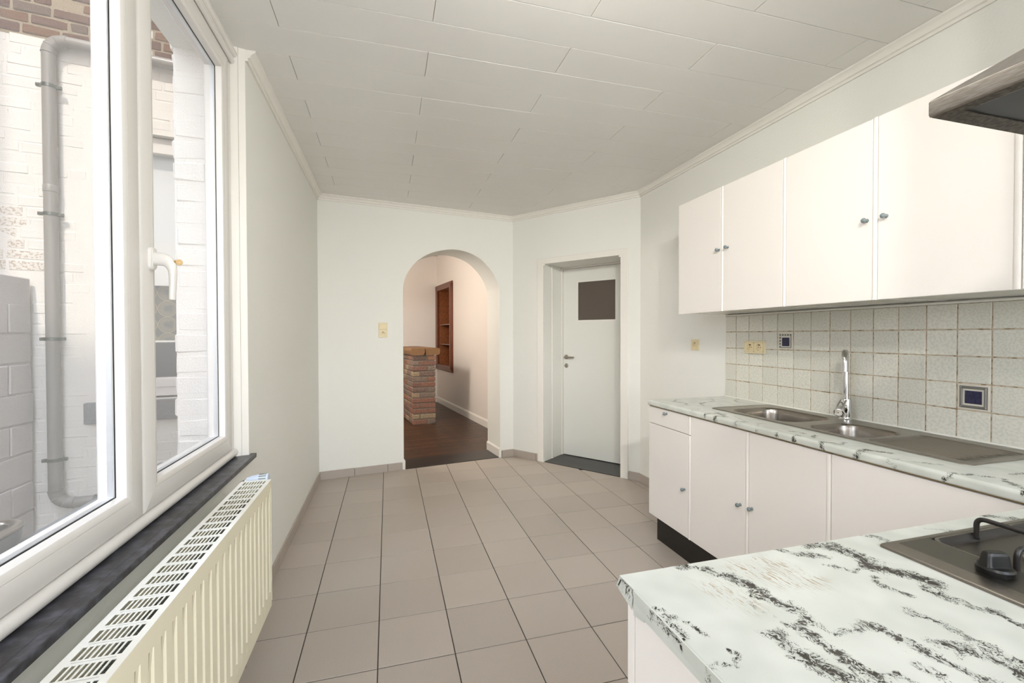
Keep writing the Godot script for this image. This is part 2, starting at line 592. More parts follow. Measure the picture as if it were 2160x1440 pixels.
	M.oak = tri_mat(Color(1, 1, 1), 0.55, ntex(noise(0.02, 4, 64), [Color(0.44, 0.31, 0.19), Color(0.60, 0.45, 0.29)], 512), bump(noise(0.03, 4, 65), 256), 0.3, Vector3(8, 8, 1.5))
	var brick_bump := bump(noise(0.035, 4, 71))
	var bc := [[Color(0.42, 0.34, 0.31), Color(0.53, 0.44, 0.395)], [Color(0.50, 0.35, 0.29), Color(0.60, 0.43, 0.36)], [Color(0.45, 0.385, 0.345), Color(0.56, 0.49, 0.435)], [Color(0.57, 0.41, 0.31), Color(0.63, 0.47, 0.37)], [Color(0.55, 0.48, 0.40), Color(0.68, 0.60, 0.48)], [Color(0.46, 0.335, 0.29), Color(0.56, 0.415, 0.355)]]
	for i in 6:
		M["brick_%d" % i] = tri_mat(Color(1, 1, 1), 0.88, ntex(noise(0.03, 4, 72 + i), [bc[i][0], bc[i][1], bc[i][1].lightened(0.2)], 256, [0.25, 0.62, 0.92]), brick_bump, 0.6, Vector3.ONE * 5.5)
	M.mortar = tri_mat(Color(1, 1, 1), 0.9, ntex(noise(0.06, 3, 80), [Color(0.48, 0.435, 0.39), Color(0.58, 0.54, 0.49)], 256), brick_bump, 0.5, Vector3.ONE * 6.0)
	M.mortar_pale = tri_mat(Color(1, 1, 1), 0.9, ntex(noise(0.06, 3, 81), [Color(0.60, 0.53, 0.44), Color(0.74, 0.68, 0.58)], 256), brick_bump, 0.5, Vector3.ONE * 6.0)
	var ob := [[Color(0.33, 0.21, 0.16), Color(0.46, 0.30, 0.225)], [Color(0.37, 0.24, 0.18), Color(0.48, 0.33, 0.26)], [Color(0.36, 0.28, 0.235), Color(0.49, 0.39, 0.33)], [Color(0.42, 0.27, 0.16), Color(0.53, 0.37, 0.245)]]
	for i in 4:
		M["old_brick_%d" % i] = tri_mat(Color(1, 1, 1), 0.9, ntex(noise(0.04, 4, 84 + i), [ob[i][0], ob[i][1]], 256), brick_bump, 0.5, Vector3.ONE * 5.5)
	M.paint = tri_mat(Color(0.89, 0.875, 0.85), 0.7, null, brick_bump, 0.14, Vector3.ONE * 4.5)
	M.paint_old = tri_mat(Color(1, 1, 1), 0.75, ntex(noise(0.03, 4, 90), [Color(0.70, 0.63, 0.56), Color(0.88, 0.86, 0.83)], 256, [0.25, 0.5]), brick_bump, 0.15, Vector3.ONE * 5.0)
	M.block = tri_mat(Color(0.80, 0.775, 0.765), 0.7, null, brick_bump, 0.25, Vector3.ONE * 4.0)
	M.pipe = mat(Color(0.555, 0.54, 0.52), 0.32)
	M.clamp = mat(Color(0.42, 0.44, 0.42), 0.3, 0.9)
	M.ground = tri_mat(Color(1, 1, 1), 0.85, ntex(noise(0.05, 4, 91), [Color(0.52, 0.50, 0.47), Color(0.68, 0.66, 0.62)], 256), null, 0, Vector3.ONE * 1.5)
	M.house = mat(Color(0.72, 0.66, 0.60), 0.85)
	M.room2 = tri_mat(Color(0.905, 0.875, 0.845), 0.62, null, rough_wall, 0.06, Vector3.ONE * 3.0)
	M.curtain = mat(Color(1, 1, 1), 0.9)
	M.curtain.albedo_texture = curtain_tex()
	M.reflection_sheet = mat(Color(0.93, 0.93, 0.92), 0.8)  # pale colour standing in for sky mirrored in the glass
	M.dark = mat(Color(0.12, 0.11, 0.10), 0.8)
	M.key = mat(Color(0.75, 0.62, 0.42), 0.35, 0.5)

	# the peninsula's print: veins where the photograph has them, in (x, z) of the room, less the corner of the picture
	var o := Vector2(0.37, 0.02)
	var st := [
		stroke(0.009, 0.75, [0.496, 0.676, 0.511, 0.663, 0.534, 0.648, 0.55, 0.629, 0.56, 0.604, 0.567, 0.579], o), stroke(0.014, 1.0, [0.553, 0.625, 0.566, 0.585], o),
		stroke(0.015, 1.0, [0.564, 0.577, 0.566, 0.552, 0.577, 0.531, 0.585, 0.511], o), stroke(0.007, 0.8, [0.585, 0.511, 0.582, 0.496, 0.556, 0.486], o),
		stroke(0.011, 0.85, [0.544, 0.491, 0.552, 0.474, 0.554, 0.455, 0.557, 0.441, 0.552, 0.425, 0.557, 0.409, 0.555, 0.36, 0.56, 0.30], o),
		stroke(0.016, 0.9, [0.51, 0.478, 0.506, 0.459, 0.508, 0.444, 0.511, 0.422, 0.52, 0.407, 0.52, 0.36, 0.53, 0.30], o),
		stroke(0.007, 0.7, [0.585, 0.505, 0.590, 0.480, 0.582, 0.453, 0.611, 0.457, 0.637, 0.46, 0.653, 0.452], o), stroke(0.014, 0.95, [0.64, 0.46, 0.653, 0.452, 0.663, 0.438, 0.666, 0.422, 0.668, 0.40, 0.675, 0.36, 0.68, 0.31], o),
		stroke(0.012, 0.8, [0.711, 0.676, 0.729, 0.655, 0.751, 0.641, 0.775, 0.627], o),
		stroke(0.016, 1.0, [0.785, 0.671, 0.815, 0.665, 0.824, 0.632, 0.843, 0.607, 0.818, 0.576, 0.833, 0.561, 0.855, 0.542, 0.862, 0.521, 0.864, 0.509], o), stroke(0.022, 0.8, [0.83, 0.655, 0.835, 0.60, 0.83, 0.565], o),
		stroke(0.006, 0.7, [0.755, 0.604, 0.772, 0.579, 0.804, 0.576, 0.83, 0.575], o), stroke(0.007, 0.8, [0.791, 0.548, 0.776, 0.522, 0.782, 0.501], o),
		stroke(0.012, 0.85, [0.839, 0.51, 0.831, 0.479, 0.841, 0.458, 0.857, 0.441, 0.86, 0.421, 0.856, 0.4, 0.86, 0.34, 0.87, 0.28], o),
		stroke(0.012, 0.6, [0.744, 0.464, 0.748, 0.444, 0.754, 0.43, 0.752, 0.417, 0.75, 0.40, 0.755, 0.35], o),
		stroke(0.014, 0.85, [0.699, 0.405, 0.712, 0.397, 0.725, 0.388, 0.733, 0.377, 0.738, 0.361, 0.736, 0.33, 0.745, 0.28], o),
		stroke(0.007, 0.7, [0.389, 0.56, 0.389, 0.533, 0.386, 0.519, 0.376, 0.51], o), stroke(0.006, 0.9, [0.402, 0.534, 0.408, 0.521, 0.418, 0.511], o), stroke(0.008, 0.55, [0.376, 0.585, 0.387, 0.57, 0.397, 0.55], o),
		stroke(0.005, 0.6, [0.372, 0.46, 0.389, 0.457, 0.411, 0.453, 0.423, 0.461, 0.43, 0.468], o), stroke(0.009, 0.6, [0.933, 0.676, 0.947, 0.663, 0.955, 0.643], o),
		stroke(0.012, 0.75, [1.283, 0.683, 1.318, 0.668, 1.322, 0.65, 1.345, 0.633], o), stroke(0.005, 0.5, [1.09, 0.66, 1.12, 0.64, 1.15, 0.635], o),
		stroke(0.008, 0.5, [0.634, 0.401, 0.634, 0.384, 0.632, 0.34], o), stroke(0.008, 0.7, [0.585, 0.388, 0.586, 0.377, 0.60, 0.34], o), stroke(0.004, 0.45, [0.523, 0.556, 0.53, 0.534, 0.537, 0.513], o),
		stroke(0.007, 0.8, [0.537, 0.392, 0.559, 0.386, 0.574, 0.392], o), stroke(0.012, 0.7, [0.43, 0.40, 0.44, 0.30, 0.46, 0.2], o), stroke(0.012, 0.8, [0.62, 0.30, 0.64, 0.18, 0.66, 0.06], o), stroke(0.012, 0.8, [0.80, 0.3, 0.82, 0.15], o), stroke(0.012, 0.8, [1.2, 0.1, 1.3, 0.05], o),
	]
	var tn := [stroke(0.03, 1.0, [0.60, 0.635, 0.64, 0.58], o), stroke(0.03, 0.8, [0.66, 0.64, 0.68, 0.57], o), stroke(0.03, 0.7, [0.51, 0.60, 0.53, 0.55], o)]
	M.marble = mat(Color(1, 1, 1), 0.24)
	M.marble.albedo_texture = marble(1400, 880, 1.06, 0.66, st, tn, Vector2(0.1, -0.995), 3)
	# the long worktop's print, in (z, x): veins that cross it and fold over its edge
	var r := RandomNumberGenerator.new()
	r.seed = 8
	var sk := []
	for v in [[0.10, 1.0], [0.33, 0.6], [0.47, 1.0], [0.62, 1.0], [0.74, 1.0], [0.92, 0.9], [1.05, 0.5], [1.18, 1.0], [1.30, 0.7], [1.42, 0.9], [1.50, 0.85], [1.62, 0.4], [1.75, 0.55], [1.87, 1.0], [1.96, 0.75], [2.06, 0.5]]:
		sk.append(stroke(0.007 + 0.005 * v[1] * r.randf(), v[1], [v[0], -0.01, v[0] + r.randf_range(-0.02, 0.02), 0.035, v[0] + r.randf_range(-0.05, 0.05), 0.07, v[0] + r.randf_range(-0.1, 0.1), 0.11]))
	for v in [[2.43, 0.20, 2.36, 0.13, 2.28, 0.16, 2.22, 0.12], [2.40, 0.45, 2.30, 0.38, 2.26, 0.25, 2.17, 0.20], [2.34, 0.60, 2.28, 0.52, 2.20, 0.48], [1.2, 0.60, 1.28, 0.63, 1.36, 0.60], [0.98, 0.61, 1.04, 0.63, 1.1, 0.60], [1.7, 0.62, 1.76, 0.60], [0.85, 0.2, 0.8, 0.35, 0.7, 0.45], [0.75, 0.15, 0.68, 0.22], [0.6, 0.3, 0.5, 0.5], [0.3, 0.2, 0.2, 0.4]]:
		sk.append(stroke(0.009, 0.75, v))
	M.marble_long = mat(Color(1, 1, 1), 0.22)
	M.marble_long.albedo_texture = marble(1792, 464, 2.5, 0.65, sk, [], Vector2(0.35, 0.94), 17)


func _ready() -> void:
	rng.seed = 77
	# ---------------------------------------------------------------- camera, sky, sun, exposure
	var cam := Camera3D.new()
	cam.name = "camera"
	cam.fov = rad_to_deg(2.0 * atan(720.0 / 934.62))
	cam.near = 0.02
	cam.far = 200.0
	add_child(cam)
	cam.position = Vector3(0, EYE, 0)
	cam.rotation_degrees = Vector3(-0.769, -15.652, -0.134)
	cam.current = true
	var env := Environment.new()
	env.background_mode = Environment.BG_SKY
	var sky := Sky.new()
	var sm := ProceduralSkyMaterial.new()
	sm.sky_top_color = Color(0.78, 0.83, 0.90)
	sm.sky_horizon_color = Color(0.93, 0.94, 0.95)
	sm.ground_bottom_color = Color(0.45, 0.43, 0.40)
	sm.ground_horizon_color = Color(0.80, 0.79, 0.77)
	sm.sky_energy_multiplier = 1.0
	sky.sky_material = sm
	env.sky = sky
	env.background_energy_multiplier = 3.8
	env.tonemap_mode = Environment.TONE_MAPPER_LINEAR
	env.tonemap_exposure = 3.3
	env.sdfgi_enabled = true
	env.ssao_enabled = true
	env.ssil_enabled = true
	var we := WorldEnvironment.new()
	we.name = "world_environment"
	we.environment = env
	add_child(we)
	var sun := DirectionalLight3D.new()
	sun.name = "sun"
	add_child(sun)
	sun.look_at_from_position(Vector3(0, 10, 0), Vector3(0.06, 10 - 1.2, -1.09), Vector3.UP)
	sun.light_color = Color(1.0, 0.965, 0.91)
	sun.light_energy = 0.24
	sun.light_angular_distance = 1.2
	sun.shadow_enabled = true

	TN = Transform3D(Basis(Vector3.UP, atan2(0.30, 1.932)), L(-0.612, 0, 4.37))
	TD = Transform3D(Basis(Vector3.UP, -atan2(1.14, 0.87)), L(1.32, 0, 4.67))
	make_materials()
	room()
	openings()
	floor_and_ceiling()
	next_room()
	outside()
	kitchen_window()
	door_leaf()
	wall_tiles()
	sink_run()
	wall_cabinets()
	peninsula()
	hob()
	hood()
	radiator()
	sockets()
	fill_spot_rail()
	fill_pendant(L(0.55, 2.45, 1.0), 0.1, CEIL, 0.09, "small opal glass globe lamp added out of view under the kitchen ceiling as fill light", Color(1.0, 0.995, 0.965))  # fill lamp added above the view
	fill_pendant(TN * L(0.05, 2.2, 1.7), 0.15, 2.9, 0.62, "opal glass globe lamp added out of view as fill light in the room beyond the archway", Color(1.0, 0.965, 0.93))  # fill lamp added to light the room beyond


func room() -> void:
	# left wall: below, above and beside the window
	var b := mb()
	b.bx(-0.865, -0.612, -0.2, 0.762, -4.4, 4.5)
	b.bx(-0.865, -0.612, 0.762, 2.75, 2.262, 4.5)
	b.bx(-0.865, -0.612, 0.762, 2.75, -4.4, -4.0)
	b.bx(-0.865, -0.612, 0.762, 2.75, -0.6, -0.06)
	b.bx(-0.865, -0.612, 2.45, 2.75, -4.0, -0.6)
	b.bx(-0.865, -0.655, 2.535, 2.75, -0.06, 2.262)
	struct("wall_left", b, M.wall, "plain white plaster wall with the window and radiator", "wall")
	# back wall with the round arch
	b = mb(TN)
	var arch := arch_line()
	b.bx(0, 0.766, 0, 2.8, 0, 0.37)
	b.bx(1.799, 1.955, 0, 2.8, 0, 0.37)
	b.bx(1.955, 2.6, 0, 2.8, 0.0, 0.37)
	for i in arch.size() - 1:
		var p: Vector2 = arch[i]
		var q: Vector2 = arch[i + 1]
		b.quad(L(p.x, p.y, 0), L(q.x, q.y, 0), L(q.x, 2.8, 0), L(p.x, 2.8, 0), Vector3(0, 0, 1))
		b.quad(L(p.x, p.y, 0.37), L(q.x, q.y, 0.37), L(q.x, 2.8, 0.37), L(p.x, 2.8, 0.37), Vector3(0, 0, -1))
		var n0 := arch_normal(arch, i)
		var n1 := arch_normal(arch, i + 1)
		b.quads(L(p.x, p.y, 0), L(q.x, q.y, 0), L(q.x, q.y, 0.37), L(p.x, p.y, 0.37), n0, n1, n1, n0)
	struct("wall_back", b, M.wall, "white plaster wall pierced by a round-headed archway", "wall")
	var SW := thing("window_4", "wide window of two panes added out of view at the back end of the kitchen for daylight", "window", L(-0.74, 0.762, -2.3), "structure")  # unseen window added to let in more daylight
	b = mb()
	for z in [-3.965, -2.3, -0.635]:
		b.bx(-0.76, -0.69, 0.765, 2.447, z - 0.035, z + 0.035, 0.004)
	b.bx(-0.76, -0.69, 0.764, 0.83, -4.0, -0.6, 0.004).bx(-0.76, -0.69, 2.385, 2.448, -4.0, -0.6, 0.004)
	obj("frame", b, M.pvc, SW)
	for z in [[-3.93, -2.335], [-2.265, -0.67]]:
		obj("pane", mb().bx(-0.728, -0.722, 0.83, 2.385, z[0], z[1]), M.glass, SW)
	# slanted wall with the deep door recess: 0.40 to 1.25 along it, 2.06 high, 0.36 deep
	b = mb(TD)
	b.bx(0, 0.40, 0, 2.8, 0, 0.42)
	b.bx(1.25, 1.434, 0, 2.8, 0, 0.42)
	b.bx(0.40, 1.25, 2.065, 2.8, 0, 0.42)
	b.bx(0.30, 1.5, 0, 2.8, 0.42, 0.50)
	struct("wall_diagonal", b, M.wall, "white plaster wall set at a slant, holding the recessed door", "wall")
	b = mb()
	b.bx(2.19, 2.45, -0.2, 2.8, -4.4, 3.53)
	struct("wall_right", b, M.wall, "white plaster wall behind the cabinets and worktop", "wall")
	# wall behind the camera, with an opening for the added glazed door
	b = mb()
	b.bx(-0.865, -0.45, -0.2, 2.8, -4.4, -4.2)
	b.bx(2.05, 2.45, -0.2, 2.8, -4.4, -4.2)
	b.bx(-0.45, 2.05, 2.42, 2.8, -4.4, -4.2)
	b.bx(-0.45, 2.05, -0.2, -0.02, -4.4, -4.2)
	struct("wall_front", b, M.wall, "white plaster wall with the added glazed door", "wall")
	# cornices: two small steps
	var prof := PackedVector2Array([Vector2(0, 0), Vector2(0.042, 0), Vector2(0.042, -0.008), Vector2(0.034, -0.012), Vector2(0.024, -0.022), Vector2(0.020, -0.034), Vector2(0.011, -0.037), Vector2(0.011, -0.050), Vector2(0, -0.050)])
	var top := CEIL
	b = mb().prism(prof, L(-0.612, top, 2.262), Vector3.RIGHT, Vector3.UP, L(0, 0, 2.13), 30)
	struct("trim_1", b, M.trim, "stepped white cornice along the top of the left wall", "cornice")
	b = mb(TN).prism(prof, L(-0.03, top, 0), Vector3(0, 0, 1), Vector3.UP, Vector3(1.99, 0, 0), 30)
	struct("trim_2", b, M.trim, "stepped white cornice above the archway wall", "cornice")
	b = mb(TD).prism(prof, L(-0.01, top, 0), Vector3(0, 0, 1), Vector3.UP, Vector3(1.46, 0, 0), 30)
	struct("trim_3", b, M.trim, "stepped white cornice above the slanted door wall", "cornice")
	b = mb().prism(prof, L(2.19, top, -4.2), Vector3.LEFT, Vector3.UP, L(0, 0, 7.74), 30)
	struct("trim_4", b, M.trim, "stepped white cornice above the wall cabinets", "cornice")
	# skirting of floor tiles, each piece with its joint
	skirting("baseboard_left", Transform3D(Basis(Vector3.UP, PI / 2), L(-0.612, 0, 0.02)), [[0, 4.35]], "taupe tile skirting at the foot of the left wall")
	skirting("baseboard_back", TN, [[0.0, 0.752], [1.815, 1.955]], "taupe tile skirting either side of the archway")
	skirting("baseboard_diagonal", TD, [[0.0, 0.325], [1.326, 1.434]], "taupe tile skirting either side of the door casing")
	skirting("baseboard_right", Transform3D(Basis(Vector3.UP, -PI / 2), L(2.19, 0, 3.53)), [[0.0, 1.04]], "taupe tile skirting beyond the end of the base cabinets")


# pieces of 0.305 m along the local x of T, standing on local z = 0 towards +z
func skirting(called: String, T: Transform3D, runs: Array, label: String) -> void:
	var o := thing(called, label, "baseboard", T.origin, "structure")
	for r in runs:
		var x: float = r[0]
		while x < r[1] - 0.01:
			var e := minf(x + 0.305, r[1])
			var y := rng.randf_range(0.0725, 0.0765)
			var b := mb(T)
			b.box(Vector3((x + e) / 2, y / 2, 0.005), Vector3(e - x - 0.003, y, 0.011), 0.0015)
			obj("tile", b, M.skirting, o)
			x = e
		obj("grout", mb(T).box(Vector3((r[0] + r[1]) / 2, 0.035, 0.003), Vector3(r[1] - r[0], 0.07, 0.006)), M.grout, o)


func arch_line() -> Array:
	var raw := pts([0.766, 1.74, 0.768, 1.79, 0.775, 1.838, 0.798, 1.915, 0.845, 1.992, 0.931, 2.083, 1.066, 2.160, 1.25, 2.205, 1.41, 2.196, 1.558, 2.141, 1.666, 2.053, 1.742, 1.955, 1.784, 1.860, 1.796, 1.80, 1.799, 1.74])
	var r := []
	for i in raw.size() - 1:
		for k in 5:
			r.append((raw[i] as Vector2).cubic_interpolate(raw[i + 1], raw[maxi(i - 1, 0)], raw[mini(i + 2, raw.size() - 1)], k / 5.0))
	r.append(raw[-1])
	r.push_front(Vector2(0.766, 1.735))
	r.append(Vector2(1.799, 1.735))
	r.push_front(Vector2(0.766, 0.0))
	r.append(Vector2(1.799, 0.0))
	r.pop_front(); r.pop_back()
	return r


func arch_normal(a: Array, i: int) -> Vector3:
	var d: Vector2 = (a[mini(i + 1, a.size() - 1)] - a[maxi(i - 1, 0)]).normalized()
	return Vector3(d.y, -d.x, 0)


func openings() -> void:
	# arch: white skirtings in the reveal and the bluestone threshold
	var b := mb(TN)
	var pf := PackedVector2Array([Vector2(0, 0), Vector2(0.014, 0), Vector2(0.014, 0.088), Vector2(0.004, 0.102), Vector2(0, 0.102)])
	b.prism(pf, L(1.799, 0, -0.006), Vector3.LEFT, Vector3.UP, L(0, 0, 0.376), 0)
	struct("baseboard_arch", b, M.trim, "white skirting board in the right reveal of the archway", "baseboard")
	b = mb(TN)
	b.prism(pf, L(0.766, 0, -0.006), Vector3.RIGHT, Vector3.UP, L(0, 0, 0.376), 0)
	struct("baseboard_arch", b, M.trim, "white skirting board in the left reveal of the archway", "baseboard")
	b = mb(TN).bx(0.768, 1.797, -0.03, 0.004, 0.001, 0.345, 0.002)
	struct("threshold", b, M.threshold, "dark bluestone threshold slab under the archway", "threshold")
	b = mb(TD).bx(0.402, 1.248, -0.03, 0.004, 0.001, 0.415, 0.002)
	struct("threshold", b, M.threshold, "black bluestone threshold slab in front of the white door", "threshold")
	# door casing
	b = mb(TD)
	b.bx(0.328, 0.402, 0.0, 2.066, -0.016, 0.004, 0.003)
	b.bx(1.249, 1.322, 0.0, 2.066, -0.016, 0.004, 0.003)
	b.bx(0.328, 1.322, 2.058, 2.117, -0.016, 0.004, 0.003)
	b.bx(0.402, 0.420, 2.042, 2.064, -0.012, 0.006, 0.002)
	b.bx(1.230, 1.250, 2.040, 2.064, -0.012, 0.006, 0.002)
	struct("trim_5", b, M.trim, "flat white casing round the recessed door", "door casing")


func room_outline(g: float) -> PackedVector2Array:
	return PackedVector2Array([Vector2(-0.612 - g, -4.2), Vector2(2.19 + g, -4.2), Vector2(2.19 + g, 3.53 + g), Vector2(1.32 + g, 4.67 + g), Vector2(-0.612 - g, 4.37 + g)])


func floor_and_ceiling() -> void:
	# floor: a grey bed, and every tile on it with its own chamfer
	var out := room_outline(0.0)
	var b := mb()
	b.prism(out, L(0, -0.2, 0), Vector3.RIGHT, L(0, 0, 1), Vector3.UP * 0.1975)
	var fl := struct("floor", b, M.grout, "floor of square taupe tiles with dark joints", "floor")
	var s := 0.30925
	for r in range(-6, 24):
		for c in range(0, 10):
			var x := -0.665 + s * c
			var z := 3.058 - s * r
			var j := 0.0021
			var sq := PackedVector2Array([Vector2(x + j, z - s + j), Vector2(x + s - j, z - s + j), Vector2(x + s - j, z - j), Vector2(x + j, z - j)])
			for q in Geometry2D.intersect_polygons(sq, out):
				var area := 0.0
				for i in q.size():
					area += q[i].cross(q[(i + 1) % q.size()]) / 2
				if absf(area) < 0.0008:
					continue
				var m := mb()
				m.slab(q, rng.randf_range(-0.0004, 0.0004), -0.003, 0.0014)
				var tone := rng.randi_range(0, 2)
				obj("tile", m, M.bounce_tile if z < -0.9 else M["tile_%d" % tone], fl)  # unseen back rows are laid pale to throw light forward
	# ceiling: planks 0.2 wide and 1.23 long, joints staggered
	out = room_outline(0.02)
	out[0].x = -0.66; out[4].x = -0.66
	b = mb()
	b.prism(PackedVector2Array([Vector2(-0.8, -1.3), Vector2(2.4, -1.3), Vector2(2.4, 3.7), Vector2(1.45, 4.82), Vector2(-0.8, 4.5)]), L(0, CEIL + 0.012, 0), Vector3.RIGHT, L(0, 0, 1), Vector3.UP * 0.2)
	b.bx(-0.8, -0.55, CEIL + 0.012, CEIL + 0.212, -4.3, -1.3).bx(2.13, 2.4, CEIL + 0.012, CEIL + 0.212, -4.3, -1.3).bx(-0.55, 2.13, CEIL + 0.012, CEIL + 0.212, -4.3, -4.13)
	var ce := struct("ceiling", b, M.ceiling_back, "white ceiling clad with long narrow panels", "ceiling")
	for r in range(0, 46):
		var z0 := 4.86 - 0.2 * r
		var lead := -0.43 if r % 2 == 0 else 0.185
		for k in range(-2, 3):
			var x0 := lead + 1.23 * k
			var g := 0.0009
			var sq := PackedVector2Array([Vector2(x0 + g, z0 - 0.2 + g), Vector2(x0 + 1.23 - g, z0 - 0.2 + g), Vector2(x0 + 1.23 - g, z0 - g), Vector2(x0 + g, z0 - g)])
			if z0 < -1.1 and z0 > -4.2:   # the added roof light
				var hole := PackedVector2Array([Vector2(-0.55, -4.13), Vector2(2.13, -4.13), Vector2(2.13, -1.3), Vector2(-0.55, -1.3)])
				if Geometry2D.intersect_polygons(sq, hole).size():
					continue
			for q in Geometry2D.intersect_polygons(sq, out):
				var m := mb()
				m.slab(q, CEIL + rng.randf_range(0.0, 0.0005), CEIL + 0.0125, 0.0016)
				obj("ceiling_panel", m, M.ceiling, ce)


	# unseen roof light added to bring more daylight into the kitchen
	var RL := thing("window_2", "glazed roof light added out of view over the back of the kitchen for daylight", "roof light", L(0.8, CEIL, -2.6), "structure")
	b = mb()
	for x in [-0.565, 2.145]:
		b.bx(x - 0.02, x + 0.02, CEIL - 0.002, CEIL + 0.30, -4.15, -1.28)
	for z in [-4.145, -1.29]:
		b.bx(-0.58, 2.16, CEIL - 0.002, CEIL + 0.30, z - 0.02, z + 0.02)
	b.bx(0.77, 0.83, CEIL + 0.26, CEIL + 0.29, -4.13, -1.3)
	obj("frame", b, M.pvc, RL)
	for x in [[-0.545, 0.77], [0.83, 2.125]]:
		obj("pane", mb().bx(x[0], x[1], CEIL + 0.27, CEIL + 0.276, -4.13, -1.3), M.glass, RL)


func next_room() -> void:
	# floorboards run across, along the arch wall
	var b := mb(TN).bx(-3.3, 2.3, -0.2, -0.025, 0.345, 4.4)
	var fl := struct("floor", b, M.dark, "dark brown boarded floor of the room beyond the archway", "floor")
	var w := 0.352
	while w < 4.27:
		var x := -1.2 + rng.randf_range(-0.5, 0.2)
		while x < 2.24:
			var e := minf(x + rng.randf_range(1.3, 2.0), 2.24)
			if e > -0.3:
				var m := mb(TN)
				m.bx(x + 0.0006, e - 0.0006, -0.025, rng.randf_range(-0.0012, 0.0), w + 0.0008, w + 0.0792, 0.0018)
				obj("floor_board", m, M["board_%d" % rng.randi_range(0, 2)], fl)
			x = e
		w += 0.08
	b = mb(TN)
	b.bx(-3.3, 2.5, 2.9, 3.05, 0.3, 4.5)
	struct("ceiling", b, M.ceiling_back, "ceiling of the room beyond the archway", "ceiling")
	# right wall with the niche 3.28..4.13, 0.75..2.21
	b = mb(TN)
	b.bx(2.239, 2.6, 0, 2.95, 0.37, 3.27)
	b.bx(2.239, 2.6, 0, 2.95, 4.15, 4.5)
	b.bx(2.239, 2.6, 0, 0.75, 3.27, 4.15)
	b.bx(2.239, 2.6, 2.21, 2.95, 3.27, 4.15)
	b.bx(2.5, 2.6, 0.75, 2.21, 3.27, 4.15)
	struct("wall_side", b, M.room2, "warm white wall with the wooden niche, seen through the archway", "wall")
	b = mb(TN).bx(-3.3, 2.239, 0, 2.95, 4.27, 4.5)
	struct("wall_far", b, M.room2, "white end wall of the room beyond the archway", "wall")
	b = mb(TN)
	b.bx(-3.3, -3.1, -0.2, 2.95, 0.37, 4.27)
	b.bx(-0.62, -0.54, -0.2, 2.95, 0.37, 4.27)  # unseen partition added to keep the room behind the courtyard window dark
	struct("wall_end", b, M.room2, "hidden end wall of the room beyond the archway, with an added partition that keeps light from the courtyard window", "wall")
	b = mb(TN)
	var pf := PackedVector2Array([Vector2(0, 0), Vector2(0.016, 0), Vector2(0.016, 0.09), Vector2(0.012, 0.10), Vector2(0.004, 0.114), Vector2(0, 0.114)])
	b.prism(pf, L(2.239, 0, 0.37), Vector3.LEFT, Vector3.UP, L(0, 0, 3.9), 0)
	struct("baseboard_side", b, M.trim, "white skirting board along the wall with the niche", "baseboard")

	# wooden niche with two shelves
	var t := thing("wall_niche", "dark stained wooden niche with two shelves, let into the wall behind the archway", "niche", TN * L(2.37, 0.75, 3.71))
	b = mb(TN)
	b.bx(2.245, 2.48, 0.752, 2.208, 4.11, 4.13)
	obj("side_panel", b, M.niche, t)
	obj("side_panel", mb(TN).bx(2.245, 2.48, 0.752, 2.208, 3.275, 3.295), M.niche, t)
	obj("back_panel", mb(TN).bx(2.47, 2.488, 0.752, 2.208, 3.29, 4.12), M.niche, t)
	obj("top_panel", mb(TN).bx(2.245, 2.475, 2.19, 2.207, 3.29, 4.115), M.niche, t)
	obj("bottom_panel", mb(TN).bx(2.245, 2.475, 0.753, 0.77, 3.29, 4.115), M.niche, t)
	for y in [1.155, 1.53]:
		obj("shelf", mb(TN).bx(2.252, 2.47, y - 0.009, y + 0.009, 3.294, 4.111, 0.002), M.shelf, t)
	b = mb(TN)
	for y in [[0.665, 0.77], [2.19, 2.295]]:
		b.bx(2.204, 2.242, y[0], y[1], 3.16, 4.25, 0.006)
	b.bx(2.204, 2.242, 0.7, 2.26, 3.16, 3.295, 0.006).bx(2.204, 2.242, 0.7, 2.26, 4.12, 4.25, 0.006)
	b.bx(2.195, 2.21, 0.71, 2.25, 3.20, 3.235, 0.005)
	obj("frame", b, M.niche_frame, t)

	# brick bar with a thick oak top
	var bar := thing("brick_bar", "low bar of old red bricks standing behind the archway", "bar", TN * L(1.47, 0, 2.7))
	var s0 := 1.300
	var s1 := 1.645
	var w0 := 2.12
	var w1 := 3.4
	obj("mortar", mb(TN).bx(s0 + 0.012, s1 - 0.012, 0, 1.03, w0 + 0.012, w1 - 0.012), M.mortar, bar)
	var course := 0.0792
	for r in 13:
		var y := r * course
		var h := course - 0.013
		var cuts := [0.225, 0.345] if r % 2 == 0 else [0.115, 0.345]
		if r == 4:
			cuts = [0.345]
		var a := 0.0
		for c in cuts:   # front face
			brick(bar, s0 + a, s0 + c - (0.012 if c < 0.34 else 0.0), y, h, w0, w0 + 0.10)
			a = c
		var q := w0 + (0.112 if r % 2 == 0 else 0.225)
		while q < w1 - 0.03:   # the two long faces
			var e := minf(q + 0.225, w1)
			brick(bar, s0, s0 + 0.10, y, h, q, e - 0.012)
			brick(bar, s1 - 0.10, s1, y, h, q, e - 0.012)
			q = e
		if r % 2 == 1:
			brick(bar, s0, s0 + 0.1, y, h, w0 + 0.112, w0 + 0.213)
	var topw := thing("bar_top", "thick rough oak top lying on the brick bar", "bar top", TN * L(1.49, 1.03, 2.7))
